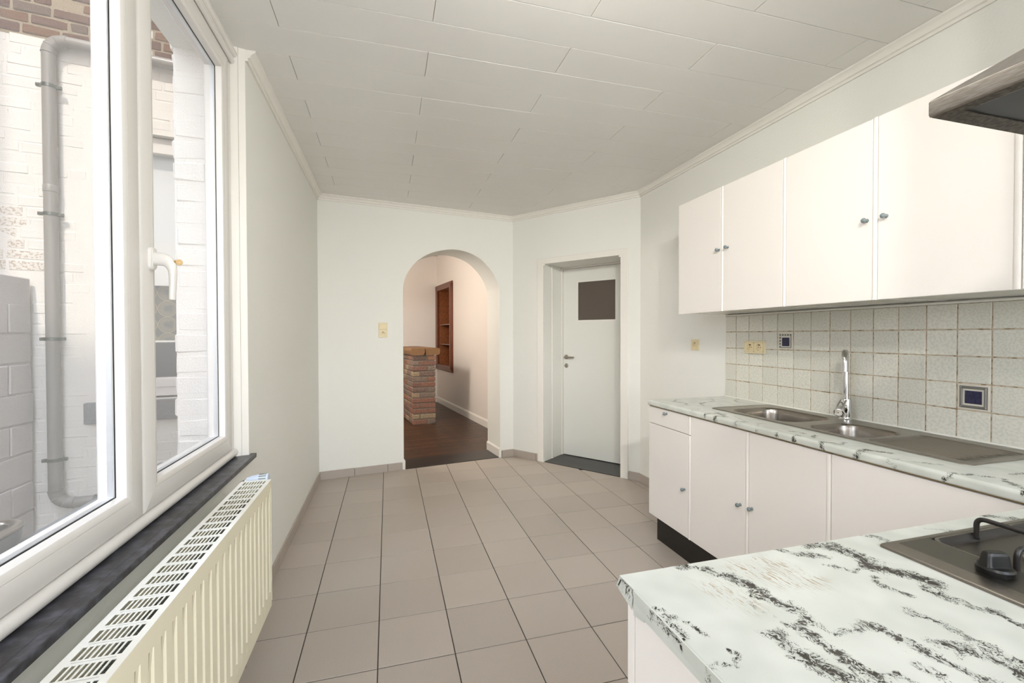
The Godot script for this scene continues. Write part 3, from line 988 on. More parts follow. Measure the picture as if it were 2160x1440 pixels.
	for k in [[1.279, 1.484, 0.0], [1.488, 1.709, 0.012]]:
		var m := mb(TN)
		var rings := []
		for i in 13:
			var f := i / 12.0
			var zz: float = 2.095 + k[2] + f * 1.36
			var wv := 0.004 * sin(f * 17.0 + k[0] * 9.0)
			var pr := [Vector2(k[0] + 0.004 + wv, 1.034), Vector2(k[0] + 0.05, 1.031), Vector2(k[1] - 0.05, 1.033), Vector2(k[1] - 0.012 + wv, 1.04), Vector2(k[1] + wv, 1.075), Vector2(k[1] - 0.002 + wv, 1.122), Vector2(k[1] - 0.012, 1.134), Vector2((k[0] + k[1]) / 2, 1.136), Vector2(k[0] + 0.012, 1.134), Vector2(k[0] + wv, 1.122)]
			rings.append(pr.map(func(p): return L(p.x, p.y, zz)))
		m.loft(rings)
		for e in [0, 12]:
			var ctr := Vector3()
			for p in rings[e]:
				ctr += p / 10.0
			for i in 10:
				m.tri(ctr, rings[e][i], rings[e][(i + 1) % 10], Vector3(0, 0, 1 if e == 0 else -1), Vector3(0, 0, 1 if e == 0 else -1), Vector3(0, 0, 1 if e == 0 else -1))
		obj("plank", m, M.oak, topw)


func brick(parent: Node, x0: float, x1: float, y: float, h: float, z0: float, z1: float) -> void:
	var d := rng.randf_range(0.0, 0.007)
	var m := mb(TN)
	m.box(L((x0 + x1) / 2, y + 0.0065 + h / 2, (z0 + z1) / 2), Vector3(x1 - x0 - d, h - rng.randf_range(0.0, 0.005), z1 - z0 - d), 0.007, Basis.from_euler(Vector3(rng.randf_range(-0.02, 0.02), rng.randf_range(-0.02, 0.02), rng.randf_range(-0.02, 0.02))))
	var pick := [0, 0, 1, 1, 2, 2, 5, 5, 3, 4]
	obj("brick", m, M["brick_%d" % pick[rng.randi_range(0, 9)]], parent)


func outside() -> void:
	var b := mb()
	b.bx(-14, 14, -0.4, -0.15, -20, 4.3)
	struct("ground", b, M.ground, "pale paving of the courtyard outside the window", "ground")
	# wall of the next room facing the courtyard: its window 0.83..2.9 high, from -1.56 to -0.7 along it
	b = mb(TN)
	b.bx(-3.4, -1.56, -0.3, 13.0, 0.003, 0.37)
	b.bx(-0.7, 0.05, -0.3, 13.0, 0.003, 0.37)
	b.bx(-1.56, -0.7, -0.3, 0.82, 0.003, 0.37)
	b.bx(-1.56, -0.7, 2.93, 13.0, 0.003, 0.37)
	b.bx(-1.60, -1.56, -0.3, 3.1, 0.37, 0.371)
	var wc := struct("wall_courtyard", b, M.paint, "white painted brick wall across the courtyard, bare red brick above", "wall")
	obj("mortar_bed", mb(TN).bx(-3.4, -0.3, 3.497, 5.4, 0.0, 0.03), M.mortar_pale, wc)
	var white: Array[ArrayMesh] = []
	for k in 6:
		var lng: float = [0.205, 0.205, 0.205, 0.10, 0.10, 0.152][k]
		white.append(rough_brick(Vector3(lng, 0.072, 0.03), 100 + k))
	var far := mb(TN)
	var y := -0.15
	var row := 0
	while y < 5.3:
		var painted := y < 3.46
		var x := -3.3 + (0.0 if row % 2 == 0 else 0.08) + rng.randf_range(-0.03, 0.03)
		var odd := row % 3
		while x < -0.15:
			odd += 1
			var k: int = [0, 3, 1, 4, 2][odd % 5]
			if rng.randf() < 0.12: k = 5
			var lng: float = [0.205, 0.205, 0.205, 0.10, 0.10, 0.152][k]
			var c := x + lng / 2
			x += lng + (0.009 if painted else 0.014)
			if c + lng / 2 > -1.575 and c - lng / 2 < -0.685 and y > 0.62 and y < 2.92:
				continue
			var seen_now := c > -2.36 and c < -1.45 or c > -1.22 and c < -0.98
			var pr := rng.randf_range(-0.001, 0.0015)
			var xf := TN * Transform3D(Basis.from_euler(Vector3(rng.randf_range(-0.03, 0.03), rng.randf_range(-0.02, 0.02), rng.randf_range(-0.012, 0.012))), L(c, y + 0.0375, 0.0165 - pr))
			if not painted and c > -1.73 and c < -1.68:
				continue
			if seen_now and (y > 0.3 or c > -2.2):
				var m: Material = M.paint
				if not painted:
					m = M["old_brick_%d" % rng.randi_range(0, 3)]
					xf = xf.scaled_local(Vector3(1, 0.92, 1))
					xf.origin += TN.basis.z * 0.009
				elif c < -1.88 and y > 1.62 and y < 2.25:
					m = M.paint_old if y > 1.8 else (M.brick_5 if c < -1.95 else M.brick_3)
					if y < 1.8: xf.origin -= TN.basis.z * 0.012
				piece("brick", white[k], m, wc, xf)
			elif painted:
				far.box(L(c, y + 0.0375, 0.0165 - pr), Vector3(lng, 0.072, 0.03), 0.004)
			else:
				far.box(L(c, y + 0.0375, 0.0075 - pr), Vector3(lng, 0.060, 0.03), 0.004)
		y += 0.078
		row += 1
	var fo := obj("bricks_beyond", far, M.paint, wc)
	tag(fo, "", "", "", "stuff")
	# mortar seam running up the bare brick
	obj("mortar_seam", mb(TN).bx(-1.722, -1.69, 3.49, 5.3, -0.004, 0.03, 0.004), M.mortar_pale, wc)
	# window in that wall
	var w := thing("window_3", "tall white framed window across the courtyard, with a patterned curtain and a painted sky reflection", "window", TN * L(-1.13, 0.83, 0.15), "structure")
	b = mb(TN)
	b.bx(-1.555, -0.705, 0.835, 0.985, 0.06, 0.14, 0.006).bx(-1.555, -0.705, 2.80, 2.925, 0.06, 0.14, 0.006)
	b.bx(-1.555, -1.47, 0.9, 2.85, 0.06, 0.14, 0.006).bx(-0.79, -0.705, 0.9, 2.85, 0.06, 0.14, 0.006)
	b.bx(-1.53, -0.73, 0.905, 0.985, 0.05, 0.10, 0.006).bx(-1.53, -0.73, 2.795, 2.88, 0.05, 0.10, 0.006)
	obj("frame", b, M.pvc, w)
	obj("pane", mb(TN).bx(-1.475, -0.785, 0.98, 2.80, 0.085, 0.09), M.far_glass, w)
	obj("sill", mb(TN).bx(-1.63, -0.64, 0.655, 0.815, -0.035, 0.3, 0.006), M.sill_grey, w)
	var cu := mb(TN)
	for i in 40:
		var x0 := -1.50 + 0.73 * i / 40.0
		var x1 := -1.50 + 0.73 * (i + 1) / 40.0
		var z0 := 0.20 + 0.006 * sin(i * 1.3)
		var z1 := 0.20 + 0.006 * sin((i + 1) * 1.3)
		var u0 := (x0 + 1.5) / 0.27
		var u1 := (x1 + 1.5) / 0.27
		for q in [[1.285, 1.76]]:
			cu.quad(L(x0, q[0], z0), L(x1, q[0], z1), L(x1, q[1], z1), L(x0, q[1], z0), Vector3(0, 0, 1), [Vector2(u0, q[0] / 0.27), Vector2(u1, q[0] / 0.27), Vector2(u1, q[1] / 0.27), Vector2(u0, q[1] / 0.27)])
			cu.quad(L(x0, q[0], z0 + 0.002), L(x1, q[0], z1 + 0.002), L(x1, q[1], z1 + 0.002), L(x0, q[1], z0 + 0.002), Vector3(0, 0, -1), [Vector2(u0, q[0] / 0.27), Vector2(u1, q[0] / 0.27), Vector2(u1, q[1] / 0.27), Vector2(u0, q[1] / 0.27)])
	var ct := thing("curtain", "khaki cafe curtain printed with circles, in the window across the courtyard", "curtain", TN * L(-1.13, 1.28, 0.2))
	obj("cloth", cu, M.curtain, ct)
	obj("rail", mb(TN).bx(-1.53, -0.73, 1.268, 1.285, 0.188, 0.2, 0.003), M.trim, ct)
	b = mb(TN).bx(-1.52, -0.74, 1.74, 2.86, 0.145, 0.15)  # added sheet, painted as the sky reflection in the upper glass
	tag(obj("reflection_sheet", b, M.reflection_sheet, null), "white sheet behind the upper glass of the courtyard window, standing in for reflected sky", "reflection_sheet")
	# boundary wall of large painted blocks
	b = mb().bx(-2.72, -2.502, -0.2, 1.66, -3.0, 4.04)
	var bw := struct("wall_boundary", b, M.block, "low boundary wall of large whitewashed concrete blocks", "wall")
	var bm: Array[ArrayMesh] = []
	for k in 3:
		bm.append(rough_brick(Vector3(0.03, 0.203, 0.42), 200 + k))
	var bm2 := rough_brick(Vector3(0.03, 0.203, 0.20), 210)
	for r in 9:
		var yy := -0.15 + 0.213 * r
		var z := 4.045 - (0.0 if r % 2 == 0 else 0.21)
		if r % 2 == 1:
			piece("block", bm2, M.block, bw, Transform3D(Basis(), L(-2.505, yy + 0.1065, 3.94)))
		var kk := 0
		while z > 2.0:
			var xf := Transform3D(Basis.from_euler(Vector3(rng.randf_range(-0.006, 0.006), rng.randf_range(-0.006, 0.006), rng.randf_range(-0.01, 0.01))), L(-2.505 + rng.randf_range(-0.004, 0.003), yy + 0.1065, z - 0.215))
			if r == 8:
				xf.origin.y -= 0.02
			piece("block", bm[(kk + r) % 3], M.block, bw, xf)
			z -= 0.43
			kk += 1
	# unseen houses; the last two blocks are added to narrow the courtyard sky
	b = mb()
	b.bx(-5, -0.9, -0.2, 11.2, -9.0, -4.9)
	struct("building", b, M.house, "tall neighbouring rendered house at the back of the courtyard", "building")
	b = mb()
	b.bx(-9, -2.85, -0.2, 14.0, 0.2, 4.2)
	struct("building", b, M.house, "unseen house block added beyond the whitewashed block wall to cut the sky light", "building")
	b = mb()
	b.bx(-0.865, 2.6, 2.83, 13.5, -1.1, 4.3)
	struct("building", b, M.house, "unseen block added above the kitchen to cut the sky light in the courtyard", "building")

	# drainpipe
	var P := thing("drainpipe", "grey plastic drainpipe with elbows at top and bottom on the white wall", "pipe", TN * L(-1.785, 0.0, -0.055))
	var pw := -0.055
	var rp := 0.039
	var px := -1.785
	obj("pipe", mb(TN).tube([L(px, 0.185, pw), L(px, 2.38, pw)], rp, 28), M.pipe, P)
	obj("pipe", mb(TN).tube([L(px, 2.38, pw), L(px, 3.383, pw)], rp, 28), M.pipe, P)
	obj("sleeve", mb(TN).lathe([Vector2(rp, -0.002), Vector2(rp + 0.003, 0.0), Vector2(rp + 0.0035, 0.045), Vector2(rp + 0.001, 0.05), Vector2(rp, 0.05)], L(px, 2.375, pw), Vector3.UP, 28), M.pipe, P)
	elbow(P, L(px, 3.383, pw), 1.0, rp)
	elbow(P, L(px, 0.185, pw), -1.0, rp)
	obj("pipe", mb(TN).tube([L(px + 0.104, 3.487, pw), L(-0.3, 3.47, pw)], rp, 28), M.pipe, P)
	obj("pipe", mb(TN).tube([L(px + 0.104, 0.081, pw), L(-1.0, 0.07, pw)], rp, 28), M.pipe, P)
	for yy in [3.142, 2.214, 1.302, 0.412]:
		var c := obj("clamp", mb(TN).lathe([Vector2(rp, -0.013), Vector2(rp + 0.004, -0.012), Vector2(rp + 0.004, 0.012), Vector2(rp, 0.013)], L(px, yy, pw), Vector3.UP, 28), M.clamp, P)
		var e := mb(TN)
		for sx in [-1.0, 1.0]:
			for zz in [-0.010, 0.003]:
				e.bx(px + sx * rp, px + sx * (rp + 0.032), yy - 0.012, yy + 0.012, pw + zz, pw + zz + 0.007, 0.0015)
			e.lathe([Vector2(0, 0), Vector2(0.006, 0), Vector2(0.006, 0.005), Vector2(0, 0.006)], L(px + sx * (rp + 0.019), yy, pw - 0.010), Vector3(0, 0, 1), 8)
		obj("lug", e, M.clamp, c)
		obj("stud", mb(TN).tube([L(px, yy, pw + rp), L(px, yy, 0.02)], 0.005, 8), M.clamp, P)
	var ec := mb(TN).lathe([Vector2(rp, -0.016), Vector2(rp + 0.004, -0.015), Vector2(rp + 0.004, 0.015), Vector2(rp, 0.016)], L(-1.55, 0.08, pw), Vector3.RIGHT, 28)
	obj("clamp", ec, M.clamp, P)
	# curved metal tray rim outside the near sash
	var tr := thing("metal_tray", "oval metal tray with a bright rolled rim, outside at the bottom left of the window", "tray", L(-0.94, 0.80, 1.2))
	var outer := []
	var rim := []
	for i in 48:
		var a := TAU * i / 48.0
		var c := Vector2(cos(a), sin(a))
		var zz := 1.19 + (0.19 if c.y > 0 else -0.19) + 0.085 * c.y
		outer.append(Vector2(-0.955 + 0.062 * c.x, zz))
		rim.append(c)
	var lay := func(g: float, yy: float) -> Array:
		var q := []
		for i in 48:
			q.append(L(outer[i].x - rim[i].x * g, yy, outer[i].y - rim[i].y * g))
		return q
	obj("wall", mb().loft([lay.call(0.014, 0.792), lay.call(0.006, 0.796), lay.call(0.002, 0.815), lay.call(0.001, 0.832)], true, -1.0), M.steel_satin, tr)
	obj("rim", mb().loft([lay.call(0.001, 0.832), lay.call(-0.003, 0.838), lay.call(0.0, 0.843), lay.call(0.012, 0.846), lay.call(0.022, 0.845), lay.call(0.028, 0.838), lay.call(0.028, 0.80)], true, -1.0), M.steel, tr)
	var bt := mb()
	var q0: Array = lay.call(0.012, 0.797)
	for i in 48:
		bt.tri(L(-0.955, 0.797, 1.19), q0[i], q0[(i + 1) % 48], Vector3.UP, Vector3.UP, Vector3.UP)
	obj("bottom", bt, M.steel_satin, tr)


func elbow(P: Node, o: Vector3, up: float, r: float) -> void:
	var path := []
	for i in 13:
		var a := PI / 2 * i / 12.0
		path.append(o + Vector3(0.104 * (1 - cos(a)), up * 0.104 * sin(a), 0))
	var e := obj("elbow", mb(TN).tube(path, r + 0.002, 24), M.pipe, P)
	var k := mb(TN)
	for i in [0, 4, 8, 12]:
		var d: Vector3 = (path[mini(i + 1, 12)] - path[maxi(i - 1, 0)]).normalized()
		k.lathe([Vector2(r + 0.002, -0.005), Vector2(r + 0.0045, -0.003), Vector2(r + 0.0045, 0.003), Vector2(r + 0.002, 0.005)], path[i], d, 24)
	obj("collar", k, M.pipe, e)


# a brick-shaped block with worn edges and a faintly uneven face
func rough_brick(s: Vector3, sd: int) -> ArrayMesh:
	var r := RandomNumberGenerator.new()
	r.seed = sd
	var b := mb()
	b.box(Vector3.ZERO, s, minf(s.x, minf(s.y, s.z)) * 0.22)
	var f := noise(14.0, 2, sd)
	for i in b.v.size():
		var p := b.v[i]
		b.v[i] = p + Vector3(f.get_noise_3d(p.x, p.y, p.z), f.get_noise_3d(p.y + 3.0, p.z, p.x), f.get_noise_3d(p.z, p.x + 5.0, p.y)) * 0.006
	return b.mesh()


func kitchen_window() -> void:
	var W := thing("window_1", "wide white plastic window of three sashes looking onto the courtyard", "window", L(-0.70, 0.78, 1.1), "structure")
	# outer frame
	var b := mb()
	b.ring(-0.04, 2.243, 0.785, 2.565, PackedVector2Array([Vector2(0, -0.735), Vector2(0.06, -0.735), Vector2(0.06, -0.70), Vector2(0.058, -0.672), Vector2(0.0, -0.668)]))
	for z in [0.735, 1.469]:
		b.bx(-0.735, -0.675, 0.8, 2.55, z - 0.03, z + 0.03, 0.003)
	obj("frame", b, M.pvc, W)
	# three sashes
	var sp := PackedVector2Array([Vector2(0, -0.722), Vector2(0, -0.668), Vector2(0.003, -0.6625), Vector2(0.009, -0.660), Vector2(0.0592, -0.660), Vector2(0.0596, -0.6613), Vector2(0.0602, -0.6613), Vector2(0.0606, -0.660), Vector2(0.072, -0.6604), Vector2(0.0775, -0.6635), Vector2(0.080, -0.670), Vector2(0.0805, -0.7235), Vector2(0.074, -0.729), Vector2(0.012, -0.729)])
	var z0s := [0.002, 0.7365, 1.4705]
	for k in 3:
		var z0: float = z0s[k]
		var z1: float = [0.7335, 1.4675, 2.2015][k]
		var y0 := 0.819
		var y1 := 2.525
		var s := obj("sash", mb().ring(z0, z1, y0, y1, sp, 34), M.pvc, W)
		var gz0 := z0 + 0.0795
		var gz1 := z1 - 0.0795
		var gy0 := y0 + 0.0795
		var gy1 := y1 - 0.0795
		obj("pane", mb().bx(-0.7065, -0.7035, gy0, gy1, gz0, gz1), M.glass, s)
		obj("pane", mb().bx(-0.6905, -0.6875, gy0, gy1, gz0, gz1), M.glass, s)
		obj("spacer", mb().ring(gz0, gz1, gy0, gy1, PackedVector2Array([Vector2(0.0, -0.7035), Vector2(0.0022, -0.7035), Vector2(0.0022, -0.6905), Vector2(0.0, -0.6905)]), 0), M.spacer, s)
		obj("gasket", mb().ring(gz0, gz1, gy0, gy1, PackedVector2Array([Vector2(-0.001, -0.6876), Vector2(0.0028, -0.6876), Vector2(0.0024, -0.6858), Vector2(-0.001, -0.6848)]), 0), M.gasket, s)
		# mitre joints at the lower corners
		if k > 0:
			# handle on the near stile of the far sash only; the middle sash is hung without one in view
			pass
		if k == 2:
			window_handle(s)
	# quarter-round trims: along the foot, and two along the head
	var half := PackedVector2Array()
	for i in 13:
		half.append(Vector2(cos(PI * i / 12.0 - PI / 2), sin(PI * i / 12.0 - PI / 2)))
	var scale2 := func(r: float) -> PackedVector2Array:
		var q := PackedVector2Array()
		for p in half:
			q.append(p * r)
		return q
	b = mb().prism(scale2.call(0.0185), L(-0.6695, 0.7995, -0.05), Vector3.RIGHT, Vector3.UP, L(0, 0, 2.296), 40)
	obj("foot_bead", b, M.pvc, W)
	b = mb().prism(scale2.call(0.013), L(-0.662, 2.541, -0.05), Vector3.RIGHT, Vector3.UP, L(0, 0, 2.295), 40)
	b.prism(scale2.call(0.0165), L(-0.657, 2.575, -0.05), Vector3.RIGHT, Vector3.UP, L(0, 0, 2.307), 40)
	obj("head_bead", b, M.pvc, W)
	# boards lining the far side of the opening
	b = mb()
	b.prism(PackedVector2Array([Vector2(-0.675, 2.2435), Vector2(-0.6395, 2.2525), Vector2(-0.6395, 2.275), Vector2(-0.675, 2.275)]), L(0, 0.78, 0), Vector3.RIGHT, L(0, 0, 1), Vector3.UP * 1.83)
	b.prism(PackedVector2Array([Vector2(-0.6385, 2.2535), Vector2(-0.6125, 2.2595), Vector2(-0.6125, 2.275), Vector2(-0.6385, 2.275)]), L(0, 0.78, 0), Vector3.RIGHT, L(0, 0, 1), Vector3.UP * 1.83)
	obj("lining", b, M.trim, W)
	# window sill of bluestone, with a horn past the opening
	b = mb()
	b.bx(-0.72, -0.612, 0.7605, 0.780, -0.058, 2.258, 0.001)
	b.bx(-0.613, -0.5885, 0.7605, 0.780, -0.1, 2.290, 0.0015)
	tag(obj("window_sill", b, M.bluestone), "dark bluestone sill under the window, above the radiator", "window sill")
	# outside: stone sill and the brick reveal at the far side, painted white
	b = mb().bx(-0.93, -0.736, 0.72, 0.79, -0.1, 2.19, 0.004)
	tag(obj("window_sill", b, M.sill_grey), "grey stone sill outside, below the window frame", "window sill")
	b = mb().bx(-0.872, -0.738, 2.545, 2.62, -0.1, 2.3, 0.003)
	b.bx(-0.862, -0.74, 0.77, 2.56, 2.192, 2.27)
	var rv := struct("wall_reveal", b, M.paint, "white painted brick reveal outside the far end of the window", "wall")
	var y := 0.79
	var f := noise(3.0, 2, 9)
	var i := 0
	while y < 2.545:
		var w := 0.131 + 0.012 * f.get_noise_1d(i * 1.7)
		var e := rough_brick(Vector3(w, 0.086, 0.05), 300 + i)
		piece("brick", e, M.paint, rv, Transform3D(Basis.from_euler(Vector3(rng.randf_range(-0.02, 0.02), rng.randf_range(-0.03, 0.03), rng.randf_range(-0.02, 0.02))), L(-0.737 - w / 2, y + 0.0455, 2.2135 + rng.randf_range(-0.0015, 0.0015))))
		y += 0.091
		i += 1


func window_handle(s: Node) -> void:
	# rose, neck, lever pointing down and a small key in its lock
	var c := L(-0.660, 1.545, 1.519)
	var e := mb()
	var oval := PackedVector2Array()
	for i in 24:
		var a := TAU * i / 24.0
		oval.append(Vector2(0.0145 * cos(a), 0.0145 * sin(a) + (0.019 if sin(a) > 0 else -0.019)))
	e.prism(oval, c, Vector3(0, 0, 1), Vector3.UP, Vector3(0.0085, 0, 0), 40)
	e.prism(MB.inset(oval, 0.0025), c + Vector3(0.0085, 0, 0), Vector3(0, 0, 1), Vector3.UP, Vector3(0.003, 0, 0), 40)
	obj("handle_rose", e, M.pvc, s)
	e = mb()
	var path := [[-0.650, 1.545, 0.0130, 0.0195], [-0.635, 1.5445, 0.0130, 0.0190], [-0.624, 1.542, 0.0130, 0.0182], [-0.615, 1.536, 0.0128, 0.0168], [-0.609, 1.527, 0.0122, 0.0145], [-0.6055, 1.515, 0.0116, 0.0116], [-0.6045, 1.500, 0.0112, 0.0100], [-0.6050, 1.470, 0.0110, 0.0090], [-0.6065, 1.438, 0.0108, 0.0084], [-0.607, 1.427, 0.0105, 0.0080]]
	var rings := []
	for i in path.size():
		var p: Array = path[i]
		var p0: Array = path[maxi(i - 1, 0)]
		var p1: Array = path[mini(i + 1, path.size() - 1)]
		var d := Vector3(p1[0] - p0[0], p1[1] - p0[1], 0).normalized()
		var side := Vector3(-d.y, d.x, 0)
		var ring := []
		for k in 20:
			var a := TAU * k / 20.0
			ring.append(L(p[0], p[1], 1.519) + Vector3(0, 0, 1) * cos(a) * p[2] + side * sin(a) * p[3])
		rings.append(ring)
	e.loft(rings, true, -1.0)
	for k in 20:
		e.tri(L(-0.607, 1.427, 1.519), rings[-1][k], rings[-1][(k + 1) % 20], Vector3.DOWN, Vector3.DOWN, Vector3.DOWN)
	obj("handle", e, M.pvc, s)
	e = mb()
	e.lathe([Vector2(0.0, 0.0), Vector2(0.0055, 0.0), Vector2(0.0055, 0.003), Vector2(0.0, 0.003)], L(-0.600, 1.537, 1.519), Vector3.RIGHT, 16)
	e.lathe([Vector2(0.0018, -0.0015), Vector2(0.0085, -0.0015), Vector2(0.0088, 0.0), Vector2(0.0085, 0.0015), Vector2(0.0018, 0.0015), Vector2(0.0018, -0.0015)], L(-0.5885, 1.537, 1.519), Vector3(0.15, 0, 1), 20)
	obj("key", e, M.key, s)


func door_leaf() -> void:
	var D := thing("door_1", "plain white door with a small dark pane, set back in the slanted wall", "door", TD * L(0.82, 0.0, 0.38), "structure")
	# frame round the leaf and a batten on the left reveal
	var b := mb(TD)
	b.bx(0.400, 0.4135, 0.0, 2.062, 0.355, 0.42, 0.002).bx(1.222, 1.25, 0.0, 2.062, 0.355, 0.42, 0.002).bx(0.400, 1.25, 2.047, 2.0645, 0.355, 0.42, 0.002)
	obj("frame", b, M.trim, D)
	b = mb(TD).bx(0.399, 0.408, 0.0, 2.062, 0.155, 0.182, 0.002)
	obj("batten", b, M.trim, D)
	# leaf with a hole for the pane: 0.60..1.03, 1.483..1.892
	b = mb(TD)
	b.bx(0.4165, 0.598, 0.010, 2.044, 0.372, 0.412).bx(1.032, 1.219, 0.010, 2.044, 0.372, 0.412)
	b.bx(0.598, 1.032, 0.010, 1.481, 0.372, 0.412).bx(0.598, 1.032, 1.894, 2.044, 0.372, 0.412)
	var leaf := obj("leaf", b, M.door, D)
	b = mb(TD)
	b.bx(0.585, 0.601, 1.468, 1.907, 0.3705, 0.374).bx(1.029, 1.045, 1.468, 1.907, 0.3705, 0.374)
	b.bx(0.601, 1.029, 1.468, 1.484, 0.3705, 0.374).bx(0.601, 1.029, 1.891, 1.907, 0.3705, 0.374)
	obj("glazing_bead", b, M.trim, leaf)
	obj("pane", mb(TD).bx(0.598, 1.032, 1.481, 1.894, 0.383, 0.389), M.smoked, leaf)
	# lever handle on a round rose, keyhole rose below
	var c := L(0.456, 1.083, 0.372)
	b = mb(TD).lathe([Vector2(0, 0.008), Vector2(0.022, 0.008), Vector2(0.0255, 0.006), Vector2(0.026, 0.0)], c, Vector3(0, 0, 1), 28)
	b.tube([c, c + Vector3(0, 0, 0.040), c + Vector3(0.004, 0, 0.047), c + Vector3(0.012, 0, 0.050), c + Vector3(0.118, 0, 0.050)], 0.0095, 14)
	obj("handle", b, M.nickel, leaf)
	c = L(0.456, 0.988, 0.372)
	b = mb(TD).lathe([Vector2(0, 0.006), Vector2(0.022, 0.006), Vector2(0.0245, 0.004), Vector2(0.025, 0.0)], c, Vector3(0, 0, 1), 28)
	obj("keyhole_rose", b, M.nickel, leaf)
	obj("keyhole", mb(TD).box(c + Vector3(0, -0.003, 0.0062), Vector3(0.005, 0.017, 0.001)), M.black, leaf)
	# glazed door added behind the camera to let daylight in
	D = thing("door_2", "wide glazed door with white frame, added out of view opposite the archway for daylight", "door", L(0.8, 0.0, -4.3), "structure")
	b = mb()
	for x in [-0.41, 0.80, 2.01]:
		b.bx(x - 0.04, x + 0.04, 0.0, 2.41, -4.34, -4.27, 0.004)
	b.bx(-0.44, 2.04, 2.33, 2.415, -4.34, -4.27, 0.004).bx(-0.44, 2.04, -0.015, 0.06, -4.34, -4.27, 0.004)
	obj("frame", b, M.pvc, D)
	for x in [[-0.37, 0.76], [0.84, 1.97]]:
		obj("pane", mb().bx(x[0], x[1], 0.06, 2.33, -4.31, -4.304), M.glass, D)


func wall_tiles() -> void:
	var W := get_node("wall_right")
	var px := 2.190
	obj("grout", mb().bx(2.1835, 2.192, 0.905, 1.45, 0.03, 2.473), M.wall_grout, W)
	var rows := [0.905, 1.0235, 1.1290, 1.2345, 1.3400, 1.4440]
	var tile := mb().box(Vector3.ZERO, Vector3(0.009, 0.1003, 0.1003), 0.0013).mesh()
	for r in 5:
		var z1 := 2.4735
		var z0 := 2.3802
		var col := 0
		while z0 > 0.02:
			var y0: float = rows[r]
			var y1: float = rows[r + 1]
			var k := rng.randi_range(0, 1)
			if (r == 3 and col == 4) or (r == 1 and col == 12):
				var o := obj("decor_tile", mb().box(L(2.1845, (y0 + y1) / 2, (z0 + z1) / 2), Vector3(0.009, 0.1003, 0.1003), 0.0013), M.motif_tile, W)
				if r == 3: motif_squares(o, (y0 + y1) / 2, (z0 + z1) / 2)
				else: motif_star(o, (y0 + y1) / 2, (z0 + z1) / 2)
			else:
				var sc := Vector3(1, (y1 - y0 - 0.0048) / 0.1003, (z1 - z0 - 0.0048) / 0.1003)
				piece("tile", tile, M["wall_tile_%d" % k], W, Transform3D(Basis().scaled(sc), L(2.1845 + rng.randf_range(-0.0004, 0.0004), (y0 + y1) / 2, (z0 + z1) / 2)))
			z1 = z0
			z0 -= 0.10555
			col += 1
	# bead along the top row, and an edge strip down the far end
	var b := mb().tube([L(2.181, 1.449, 0.05), L(2.181, 1.449, 2.473)], 0.006, 10)
	tag(obj("tile_trim", b, M.trim), "slim white bead along the top of the wall tiles", "trim")


func motif_squares(o: Node, y: float, z: float) -> void:
	# in the photograph left is the far side (larger z)
	var x := 2.1795
	var g := mb()
	var q := func(u: float, v: float, w: float, h: float, m: MB) -> void:   # u from the left, v from the bottom, centres, in units of the tile
		m.box(L(x, y + (v - 0.5) * 0.1, z + (0.5 - u) * 0.1), Vector3(0.0016, h * 0.1, w * 0.1), 0.0004)
	for i in 5:
		q.call(0.165 + 0.172 * i, 0.825, 0.11, 0.11, g)
	for i in 4:
		q.call(0.165, 0.655 - 0.172 * i, 0.11, 0.11, g)
	q.call(0.875, 0.43, 0.045, 0.67, g)
	q.call(0.54, 0.105, 0.66, 0.045, g)
	obj("border", g, M.motif_grey, o)
	g = mb()
	q.call(0.535, 0.43, 0.48, 0.49, g)
	obj("centre", g, M.motif_blue, o)


func motif_star(o: Node, y: float, z: float) -> void:
	var x := 2.179
	var g := mb()
	for s in [-1.0, 1.0]:
		g.tube([L(x, y + s * 0.0365, z - 0.036), L(x, y + s * 0.0365, z + 0.036)], 0.0042, 8)
		g.tube([L(x, y - 0.036, z + s * 0.0365), L(x, y + 0.036, z + s * 0.0365)], 0.0042, 8)
	g.box(L(x + 0.001, y, z + 0.0415), Vector3(0.002, 0.086, 0.003)).box(L(x + 0.001, y, z - 0.0415), Vector3(0.002, 0.086, 0.003))
	g.box(L(x + 0.001, y + 0.0415, z), Vector3(0.002, 0.003, 0.086)).box(L(x + 0.001, y - 0.0415, z), Vector3(0.002, 0.003, 0.086))
	obj("border", g, M.motif_silver, o)
	obj("centre", mb().box(L(x + 0.0005, y, z), Vector3(0.003, 0.05, 0.052), 0.0006), M.motif_blue, o)
	g = mb()
	for i in 8:
		var a := TAU * i / 8.0 + 0.2
		var d := Vector3(0, sin(a), cos(a))
		g.tube([L(x - 0.0008, y, z) + d * 0.005, L(x - 0.0018, y, z) + d * 0.010, L(x - 0.0008, y, z) + d * (0.018 if i % 2 == 0 else 0.014)], 0.0014, 6)
	g.lathe([Vector2(0, 0.002), Vector2(0.002, 0.0015), Vector2(0.003, 0)], L(x - 0.0006, y, z), Vector3.LEFT, 10)
	obj("star", g, M.motif_blue, o)


func knob_mesh(dir: Vector3) -> ArrayMesh:
	return mb().lathe([Vector2(0.0, 0.027), Vector2(0.004, 0.0265), Vector2(0.0075, 0.0245), Vector2(0.0095, 0.021), Vector2(0.0097, 0.018), Vector2(0.0088, 0.0145), Vector2(0.0065, 0.011), Vector2(0.0048, 0.0085), Vector2(0.0045, 0.006), Vector2(0.0058, 0.003), Vector2(0.0075, 0.0008), Vector2(0.0075, 0.0)], Vector3.ZERO, dir, 20, 60).mesh()


